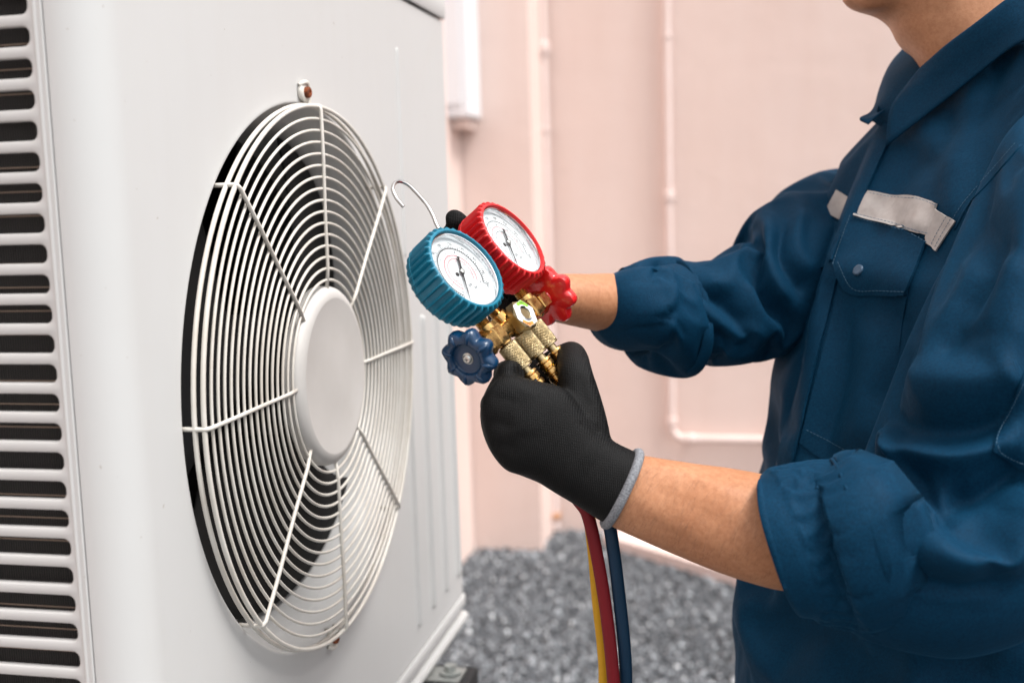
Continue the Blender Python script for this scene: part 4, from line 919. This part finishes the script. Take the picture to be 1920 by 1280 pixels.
folds(me, [([sh_(*q) for q in a[0]], a[1], a[2]*1.25, *a[3:]) for a in FS], PL)
co = get_co(me); no = normals(me); set_co(me, co+no*(rnoise(co*14, 8, 3)*.002)[:, None])
def relpos(R, n, NU):
    k = np.minimum(np.arange(n)//NU, len(R)-1)/(len(R)-1); return k
import time as _t; _t0 = _t.time()
kk = relpos(R, len(me.vertices), 150); pin = (kk < .05)*1.+np.clip((kk-.93)/.06, 0, 1)
drape(SLV, GROW1, np.clip(pin, 0, 1), 18, SOFT1, grav=GRAV, bend=14.)
subsurf(SLV)
# rolled cuff
CF1 = [((1424, 897), (1512, 1148), .806, .052, -.010), ((1428, 893), (1518, 1152), .806, .0545, -.010), ((1450, 878), (1540, 1162), .807, .056, -.008), ((1480, 870), (1572, 1170), .809, .058, -.012), ((1515, 864), (1612, 1176), .811, .0625, -.020), ((1553, 861), (1652, 1181), .812, .071, -.037), ((1559, 862), (1658, 1181), .8125, .0705, -.039)]
R = loft(CF1, 160, 8, 2.2, rings=True)
inner = loft([((1426, 903), (1510, 1142), .806, .048, -.010), ((1470, 890), (1560, 1150), .81, .05), ((1550, 890), (1650, 1150), .815, .05)], 160, 8, 2.2, rings=True)
lastin = loft([((1558, 872), (1656, 1170), .814, .058, -.035), ((1561, 880), (1660, 1160), .815, .052, -.035)], 160, 3, 2.2, rings=True)
edge_ring = R[-1].copy()
g = G(); g.grid(np.concatenate([inner[::-1], R, lastin]), closeu=True); me = g.mesh(PL); CUF = link('rolled_cuff', me, M['shirt'], SH, True)
CUF.data.update(); _n = len(me.vertices); _k = np.arange(_n)/160./(_n/160.)
drape(CUF, .045, 1.*((_k < .42) | (_k > .93)), 10, .12, grav=.02, bend=10.)
folds(me, [([(1470, 900), (1480, 980), (1500, 1060)], 16, 2.5), ([(1520, 880), (1520, 980), (1545, 1080)], 18, -3), ([(1445, 905), (1455, 990), (1480, 1070)], 9, -2.), ([(1535, 868), (1530, 960), (1550, 1045), (1577, 1100), (1630, 1170)], 12, -1.6)], PL)
co = get_co(me); no = normals(me); set_co(me, co+no*(rnoise(co*22, 18, 3)*.0013)[:, None])
for rg, rr in ((edge_ring*.35+R[-8]*.65, .0014),):
    g = G(); tube(g, catmull(np.vstack([edge_ring, edge_ring[:1]]), 3)[:-1][::2], .0016, 8, closed=True); g.obj('hem', M['shirt'], SH, True)
# ---- far sleeve (person's right arm)
SL2 = [((1262, 486), (1285, 668), 1.075, .045), ((1330, 487), (1345, 680), 1.085, .05), ((1385, 437), (1395, 668), 1.10, .055), ((1440, 388), (1450, 650), 1.115, .06), ((1500, 350), (1510, 628), 1.145, .060), ((1550, 322), (1555, 600), 1.19, .050), ((1600, 318), (1600, 530), 1.23, .040), ((1640, 330), (1640, 450), 1.26, .03)]
R = loft(SL2, 120, 12, 2.15, rings=True); g = G(); g.grid(R, closeu=True); g.cap(R[-1]); g.cap(R[0], True); me = g.mesh(PL); SLV2 = link('sleeve', me, M['shirt'], SH, True)
folds(me, [([(1290, 500), (1310, 540), (1350, 570), (1400, 620)], 16, -8), ([(1262, 500), (1300, 560), (1370, 610), (1460, 615)], 18, 6), ([(1400, 440), (1360, 520), (1310, 540)], 20, 7),
 ([(1450, 400), (1445, 470), (1490, 550)], 16, 8), ([(1475, 400), (1475, 470), (1520, 540)], 14, -8), ([(1425, 430), (1425, 520), (1470, 590)], 18, -7), ([(1320, 620), (1390, 640), (1470, 630)], 12, -4), ([(1510, 380), (1500, 450), (1530, 500)], 14, 6), ([(1400, 520), (1430, 580), (1480, 610)], 18, 5)], PL)
co = get_co(me); no = normals(me); set_co(me, co+no*(rnoise(co*18, 28, 3)*.002)[:, None])
kk = relpos(R, len(me.vertices), 120); pin = np.clip(1-(kk/.08), 0, 1)+np.clip((kk-.9)/.06, 0, 1)
drape(SLV2, .05, np.clip(pin, 0, 1), 16, .05, grav=.03, bend=12.); subsurf(SLV2)
CF2 = [((1172, 510), (1216, 650), 1.050, .047, -.010), ((1176, 501), (1222, 660), 1.050, .051, -.010), ((1205, 487), (1244, 676), 1.060, .051, -.004), ((1238, 479), (1262, 683), 1.073, .05), ((1262, 482), (1290, 682), 1.078, .05), ((1268, 487), (1294, 674), 1.079, .047)]
R = loft(CF2, 128, 8, 2.2, rings=True); inner = loft([((1176, 514), (1216, 645), 1.052, .045, -.010), ((1255, 495), (1275, 665), 1.07, .046)], 128, 8, 2.2, rings=True)
g = G(); g.grid(np.concatenate([inner[::-1], R]), closeu=True); me = g.mesh(PL); CU2 = link('rolled_cuff', me, M['shirt'], SH, True)
_n = len(me.vertices); _k = np.arange(_n)/_n
drape(CU2, .09, 1.*(_k < .3), 14, .05, grav=.05, bend=8.)
folds(me, [([(1243, 485), (1224, 530), (1238, 562)], 7, -6), ([(1252, 500), (1262, 560), (1225, 605)], 10, 5), ([(1208, 628), (1240, 605), (1262, 575)], 6, -6), ([(1225, 650), (1250, 625), (1262, 600)], 8, 4)], PL)
# ---- collar
def strip(name, rows, m, parent, th=.0016, nu=30):
    """rows of (x, y, depth) photo points, lofted into a cloth strip with thickness"""
    Q = [catmull([at(*p) for p in r], 8) for r in rows]
    Q = np.array([[[np.interp(t, np.linspace(0, 1, len(q)), q[:, i]) for i in range(3)] for t in np.linspace(0, 1, nu)] for q in Q])
    S = np.array([catmull(Q[:, i], 5) for i in range(nu)]).transpose(1, 0, 2); g = G(); g.grid(S); o = g.obj(name, m, parent, True)
    md = o.modifiers.new('s', 'SOLIDIFY'); md.thickness = th; md.offset = 0; return o
COLR = strip('collar', [
 [(1732, 128, 1.03), (1775, 92, .998), (1830, 50, .972), (1885, 5, .958), (1950, -40, .948)],
 [(1728, 126, 1.02), (1775, 86, .987), (1832, 44, .960), (1890, 0, .945), (1955, -46, .937)],
 [(1700, 160, 1.033), (1760, 120, .995), (1830, 78, .962), (1895, 32, .940), (1965, -5, .927)],
 [(1670, 205, 1.034), (1745, 165, 1.004), (1830, 112, .966), (1900, 58, .937), (1975, 30, .914)],
 [(1661, 274, 1.030), (1740, 213, 1.000), (1830, 142, .968), (1905, 84, .932), (1985, 55, .907)]], M['shirt'], SH)
COLF = strip('collar', [
 [(1752, 132, 1.04), (1728, 112, 1.07), (1718, 95, 1.10), (1722, 60, 1.14)],
 [(1742, 145, 1.038), (1712, 122, 1.07), (1700, 108, 1.10), (1705, 80, 1.14)],
 [(1716, 180, 1.04), (1685, 150, 1.07), (1668, 140, 1.10), (1670, 120, 1.14)],
 [(1690, 215, 1.045), (1660, 190, 1.07), (1652, 180, 1.09), (1650, 165, 1.13)],
 [(1676, 250, 1.07), (1640, 230, 1.08), (1630, 224, 1.09), (1640, 205, 1.12)]], M['shirt'], SH)
strip('collar', [[(1660, 206, 1.05), (1645, 212, 1.06), (1652, 190, 1.09)], [(1646, 216, 1.045), (1632, 218, 1.06), (1640, 200, 1.09)], [(1628, 233, 1.04), (1612, 222, 1.05), (1640, 212, 1.08)]], M['shirt'], SH)
strip('collar_stand', [[(1740, 128, 1.045), (1790, 84, 1.005), (1850, 40, .98), (1940, 0, .965)], [(1722, 150, 1.05), (1780, 110, 1.01), (1850, 70, .98), (1950, 30, .953)], [(1690, 215, 1.08), (1770, 170, 1.035), (1850, 120, .995), (1960, 70, .955)], [(1680, 262, 1.10), (1765, 240, 1.055), (1850, 200, 1.02), (1970, 150, .96)]], M['shirt'], SH)
# ---- pocket flaps, tape, buttons
tr2 = bvh([SH])
patch('placket', [(1640, 262), (1588, 390), (1550, 500), (1512, 640), (1480, 780), (1454, 900)], [(1668, 268), (1613, 394), (1578, 505), (1542, 640), (1508, 785), (1482, 900)], M['shirt'], SH, tr2, .0010, .0022, 90, 12)
patch('pocket_flap', [(1600, 408), (1650, 421), (1700, 432), (1741, 455)], [(1563, 490), (1596, 549), (1650, 553), (1702, 555)], M['shirt'], SH, tr2, .0022, .0022, wave=lambda u, v: .0012*np.sin(u*9)*v)
patch('pocket', [(1578, 520), (1620, 530), (1660, 530), (1706, 530)], [(1500, 830), (1540, 860), (1590, 880), (1650, 890)], M['shirt'], SH, tr2, .0004, .0009, 40, 30)
tr3 = bvh([o for o in COL.objects if o.parent == SH and o.name.startswith('pocket')]+[SH])
patch('reflective_tape', [(1629, 359), (1675, 367), (1720, 370), (1760, 383)], [(1602, 406), (1650, 418), (1690, 428), (1741, 442)], M['tape'], SH, tr3, .0010, .0012, wave=lambda u, v: .0009*np.sin(u*14+v*2))
patch('reflective_tape', [(1756, 392), (1775, 404), (1795, 416)], [(1736, 456), (1748, 463), (1758, 473)], M['tape'], SH, tr3, .0016, .0014, 16, 10)
patch('reflective_tape', [(1571, 357), (1586, 366), (1602, 378)], [(1549, 398), (1568, 408), (1586, 418)], M['tape'], SH, tr3, .0012, .0012, 16, 10)
patch('pocket_flap', [(1547, 402), (1565, 413), (1583, 427)], [(1503, 503), (1530, 505), (1558, 502)], M['shirt'], SH, tr3, .0012, .0016, 20, 12)
tr4 = bvh([o for o in COL.objects if o.parent == SH and o.data and o.name.split('.')[0] in ('pocket', 'pocket_flap', 'reflective_tape')]+[SH])
def button(x, y, r=.0052):
    h = tr4.ray_cast(Vector(CP), Vector(ray(x, y)).normalized())
    if h[0] is None: return
    n = np.array(h[1]); n = n if n@ray(x, y) < 0 else -n
    g = G(); lathe(g, np.array(h[0])-n*.0002, n, [(0, r*.96), (.0008, r), (.0018, r*.97), (.0023, r*.85), (.0021, r*.6), (.0021, r*.05)], 28); g.obj('snap_button', M['button'], SH, 60)
button(1610, 507); button(1640, 304)
for pts in ([(1600, 408), (1650, 421), (1700, 434), (1741, 457)], [(1572, 492), (1600, 541), (1650, 545), (1698, 547)], [(1631, 362), (1675, 370), (1720, 373), (1758, 386)], [(1605, 403), (1650, 414), (1690, 424), (1740, 438)], [(1640, 300), (1598, 396), (1556, 520), (1520, 680)], [(1776, 406), (1757, 440), (1746, 463)], [(1784, 411), (1764, 446), (1752, 468)], [(1513, 806), (1545, 822), (1585, 842)]):
    stitch(pts, SH, tr4, M['thread'])
tr5 = bvh([SLV])
patch('elbow_patch', [(1918, 700), (1950, 640), (1990, 600)], [(1861, 843), (1920, 880), (1980, 900)], M['shirt'], SH, tr5, .0006, .0014, 30, 20)
stitch([(1925, 700), (1895, 770), (1870, 838), (1925, 872)], SH, bvh([o for o in COL.objects if o.name.startswith('elbow_patch')]+[SLV]), M['thread'])
# armhole seam as a raised welt
def welt(pts, tree_, r=.0011, nm='seam'):
    P = catmull(np.array(pts, float), 12); P3 = []
    for q in P:
        h = tree_.ray_cast(Vector(CP), Vector(ray(*q)).normalized())
        if h[0] is not None: P3.append(np.array(h[0]))
    if len(P3) > 3: g = G(); tube(g, P3, r, 6); g.obj(nm, M['shirt'], SH, True)
trs = bvh([SH, SLV])
welt([(1915, 272), (1860, 335), (1815, 385), (1790, 430)], trs, .0011)
stitch([(1905, 270), (1852, 330), (1806, 382), (1780, 426)], SH, trs, M['thread'])
# ---- trousers and shoes
LC = PC-_rh*.03
def leg(side):
    c = LC.copy(); R = []
    th = np.linspace(0, 2*np.pi, 64, endpoint=False)
    for z, r1, r2, fw in ((.84, .090, .105, .0), (.80, .092, .105, .0), (.7, .088, .10, .02), (.5, .075, .082, .03), (.3, .068, .072, .02), (.08, .066, .072, 0), (.055, .068, .08, 0)):
        o = c+LT*side*.10+FR*fw; o[2] = z; R.append(o+LT*r1*np.cos(th)[:, None]+FR*r2*np.sin(th)[:, None])
    return catmull(np.array(R).reshape(len(R), -1), 10).reshape(-1, 64, 3)
g = G()
for sd in (-1, 1): R = leg(sd); g.grid(R, closeu=True); g.cap(R[0]); g.cap(R[-1], True)
R = []
th = np.linspace(0, 2*np.pi, 96, endpoint=False)
for z, a, b in ((.86, .165, .11), (.84, .172, .113), (.82, .175, .115), (.80, .17, .11), (.77, .14, .09)):
    o = LC+FR*.0; o[2] = z; R.append(o+LT*a*np.cos(th)[:, None]+FR*b*np.sin(th)[:, None])
g.grid(R, closeu=True); g.cap(R[0]); g.cap(R[-1], True)
me = remesh(g.mesh(PL), .008, 6); co = get_co(me); no = normals(me); set_co(me, co+no*(rnoise(co*np.array([12, 12, 20]), 41, 3)*.004)[:, None])
link('trousers', me, M['trouser'], PE)
for sd in (-1, 1):
    o = LC+LT*sd*.10; o[2] = 0; R = []; th = np.linspace(0, 2*np.pi, 32, endpoint=False)
    for t, w_, h_ in ((-.09, .02, .03), (-.08, .034, .07), (-.03, .038, .085), (.03, .042, .075), (.09, .047, .055), (.15, .045, .045), (.175, .03, .035), (.18, .01, .02)):
        c = o+FR*t; q = c+LT*w_*np.cos(th)[:, None]; q[:, 2] = .012+h_*(.5+.5*np.clip(np.sin(th)*1.3, -1, 1)); R.append(q)
    g = vol(R); g.obj('shoe', M['shoe'], PE, True)
# hair, eyes, lips
g = G(); th = np.linspace(0, 2*np.pi, 72, endpoint=False); R = []
for z, f, b, w in ((-.03, -.02, -.104, .073), (0, -.005, -.112, .080), (.03, .03, -.114, .084), (.055, .085, -.112, .085), (.08, .098, -.108, .080), (.10, .085, -.095, .070), (.122, .055, -.07, .05), (.132, .02, -.03, .02)):
    R.append(HC+U2*z+F2*((f+b)/2+(f-b)/2*np.cos(th))[:, None]+LT*(w*np.sin(th))[:, None])
R = catmull(np.array(R).reshape(len(R), -1), 5).reshape(-1, 72, 3); g = vol(R); me = g.mesh(PL); co = get_co(me); no = normals(me); set_co(me, co+no*(rnoise(co*90, 51, 2)*.002)[:, None]); link('hair', me, M['hair'], PE)
for sd in (-1, 1):
    c = HC+F2*.0735+U2*.010+LT*sd*.030; g = G(); lathe(g, c-F2*.012, F2, [(.001, .001), (.002, .008), (.006, .0115), (.012, .012), (.018, .0115), (.022, .008), (.0235, .001)], 20); g.obj('eye', M['eye'], PE, True)
    g = G(); lathe(g, c+F2*.0110, F2, [(0, .0062), (.0008, .0055), (.001, .001)], 16); g.obj('iris', M['ink'], PE, True)
    g = G(); tube(g, [c+U2*.018+LT*sd*t-F2*abs(t)*.25+F2*.006 for t in (-.014, -.005, .008, .018)], [.0015, .003, .003, .001], 8, smoothn=4); g.obj('eyebrow', M['hair'], PE, True)
g = G(); tube(g, [HC+F2*(.092-abs(t)*.3)-U2*.060+LT*t for t in (-.022, -.012, 0, .012, .022)], [.0015, .0035, .004, .0035, .0015], 8, smoothn=4); g.obj('lips', M['lip'], PE, True)
# fine dark hairs on the forearms
hr = np.random.default_rng(3); tb = bvh([BODY]); g = G()
for (ax, ay, bx_, by_, cx_, cy_, dx_, dy_, nh) in ((1210, 862, 1425, 890, 1150, 985, 1470, 1105, 650), (1075, 520, 1170, 520, 1060, 600, 1200, 630, 120)):
    for _ in range(nh):
        u_, v_ = hr.random(2); q = (np.array([ax, ay])*(1-u_)+np.array([bx_, by_])*u_)*(1-v_)+(np.array([cx_, cy_])*(1-u_)+np.array([dx_, dy_])*u_)*v_
        h = tb.ray_cast(Vector(CP), Vector(ray(*q)).normalized())
        if h[0] is None or h[3] > 1.3: continue
        n_ = np.array(h[1]); n_ = n_ if n_@ray(*q) < 0 else -n_; d0 = -CR*.5-CU*(.8+.5*hr.random())+CR*hr.normal()*.25; d0 -= n_*(d0@n_); d0 /= np.linalg.norm(d0)
        l_ = .005+.006*hr.random(); p0 = np.array(h[0]); P = [p0, p0+d0*l_*.35+n_*.0012, p0+d0*l_*.7+n_*.0018, p0+d0*l_+n_*.0016]
        w_ = np.cross(d0, n_)*.000022
        g.add([P[0]-w_, P[0]+w_, P[1]+w_, P[1]-w_, P[2]-w_*.7, P[2]+w_*.7, P[3]], [(0, 1, 2, 3), (3, 2, 5, 4), (4, 5, 6)])
g.obj('arm_hair', M['hair'], PE, False)['kind'] = 'stuff'
# ---- near glove (left hand, gripping the hoses)
def W3(x, y, d): return at(x, y, d)
def finger(g, pts, r): tube(g, pts, r, 16, smoothn=6)
GN = G()
def add(gg): GN.add(gg.v, gg.f)
add(loft([((1206, 855), (1143, 985), .846, .0245), ((1188, 845), (1125, 975), .846, .0248), ((1155, 829), (1085, 950), .846, .0235), ((1122, 806), (1035, 920), .845, .0225), ((1090, 765), (990, 893), .842, .021), ((1058, 728), (950, 882), .839, .0195), ((1020, 716), (922, 850), .837, .0180), ((985, 708), (909, 812), .837, .0170), ((955, 702), (902, 775), .838, .0145), ((938, 712), (908, 750), .839, .010)], 72, 8, 2.25))
# knuckle bulges
for x, y, r in ((948, 702, .0115), (928, 764, .0140), (938, 812, .0140), (960, 850, .0130)):
    finger(GN, [W3(x+18, y+2, .842), W3(x+10, y, .845), W3(x+6, y, .853)], [r*.7, r, r*.85])
# four fingers curl behind the hoses
for (x, y, dx, r) in ((946, 702, 0, .0105), (925, 760, 4, .0118), (931, 808, 10, .0118), (952, 850, 12, .0108)):
    finger(GN, [W3(x+14, y, .846), W3(x+6, y, .862), W3(x+8, y+3, .884), W3(x+26, y+7, .902), W3(x+54, y+10, .910), W3(x+84+dx, y+10, .905), W3(x+104+dx, y+8, .894)], [r*1.05, r*1.1, r, r*1.02, r*.95, r*.9, r*.72])
finger(GN, [W3(952, 712, .843), W3(937, 766, .845), W3(946, 814, .845), W3(966, 850, .845), W3(990, 868, .845), W3(1020, 885, .845)], [.0115, .0150, .0155, .0140, .0110, .009])
# thumb up over the hoses
finger(GN, [W3(1105, 850, .850), W3(1098, 800, .852), W3(1088, 745, .855), W3(1078, 700, .862), W3(1073, 672, .884), W3(1066, 668, .900), W3(1036, 680, .912), W3(1000, 695, .914)], [.018, .0175, .0155, .0135, .0125, .0118, .0108, .008])
finger(GN, [W3(1072, 790, .850), W3(1070, 750, .856), W3(1066, 722, .866)], [.014, .0135, .010])
me = remesh(GN.mesh(PL), .0016, 16, .7)
co = get_co(me)+PL; no = normals(me)
folds(me, [([(1112, 770), (1095, 740), (1085, 700)], 10, -1.0), ([(1100, 660), (1106, 690), (1104, 720)], 6, .9), ([(1128, 812), (1100, 800), (1085, 790)], 6, -.9), ([(1120, 795), (1100, 780)], 5, .8), ([(1050, 720), (1010, 745), (960, 760)], 22, -1.2), ([(910, 790), (935, 793), (960, 800)], 14, -1.4), ([(920, 838), (945, 835), (970, 838)], 14, -1.3), ([(925, 745), (945, 748), (965, 752)], 10, -1.0), ([(1000, 725), (985, 760), (990, 820)], 30, 1.5), ([(1120, 830), (1080, 870), (1050, 930)], 12, .7), ([(1140, 850), (1100, 890), (1075, 940)], 9, -.7)], PL)
GL = link('glove', me, M['glove'], PE, True); GL['label'] = 'black knit glove gripping the hoses below the brass fittings'
# cuff piping
def ringpipe(secs, r, parent):
    Rg = loft(secs, 96, 4, 2.25, rings=True)[4]; g = G(); ph = np.arange(96); R = []
    n = 360; idx = np.linspace(0, 96, n, endpoint=False); Rr = np.array([[np.interp(i, np.arange(97), np.r_[Rg[:, k], Rg[0, k]]) for k in range(3)] for i in idx])
    rad = r*(1+.10*np.abs(np.sin(np.arange(n)*math.pi/3)))
    tube(g, Rr, rad, 12, closed=True); return g.obj('cuff_band', M['cuffband'], parent, True)
ringpipe([((1206, 855), (1143, 985), .846, .0245), ((1198, 849), (1134, 982), .846, .0255), ((1190, 846), (1128, 976), .846, .0248)], .0034, GL)
# ---- far glove (right hand, behind the gauges)
GN = G()
add(loft([((1000, 500), (992, 596), .985, .025), ((990, 500), (982, 594), .983, .025), ((970, 492), (960, 590), .978, .024), ((950, 480), (925, 590), .968, .021), ((915, 450), (885, 560), .960, .018), ((890, 440), (862, 535), .957, .014)], 64, 8, 2.2))
for k, (x, y, x2, y2, dz) in enumerate(((905, 462, 849, 408, .0), (890, 490, 840, 440, .004), (880, 515, 835, 480, .008), (875, 540, 838, 520, .010))):
    r = (.0090, .0100, .0098, .0092)[k]
    finger(GN, [W3(x+25, y+8, .962), W3(x, y, .955), W3((x+x2)/2, (y+y2)/2, .945+dz), W3(x2+5, y2+4, .932+dz), W3(x2, y2, .925+dz)], [r*1.05, r*1.05, r, r*.95, r*.7])
finger(GN, [W3(990, 590, .975), W3(960, 600, .955), W3(940, 590, .935), W3(935, 570, .92)], [.015, .0135, .012, .009])
finger(GN, [W3(1010, 520, .975), W3(985, 540, .95), W3(975, 560, .93)], [.015, .0135, .010])
me = remesh(GN.mesh(PL), .002, 8, .6); GF = link('glove', me, M['glove'], PE, True); GF['label'] = 'black glove behind the gauges with one fingertip showing'
ringpipe([((1010, 499), (1002, 598), .988, .026), ((1003, 499), (995, 597), .986, .0265), ((996, 500), (988, 596), .984, .026)], .0034, GF)
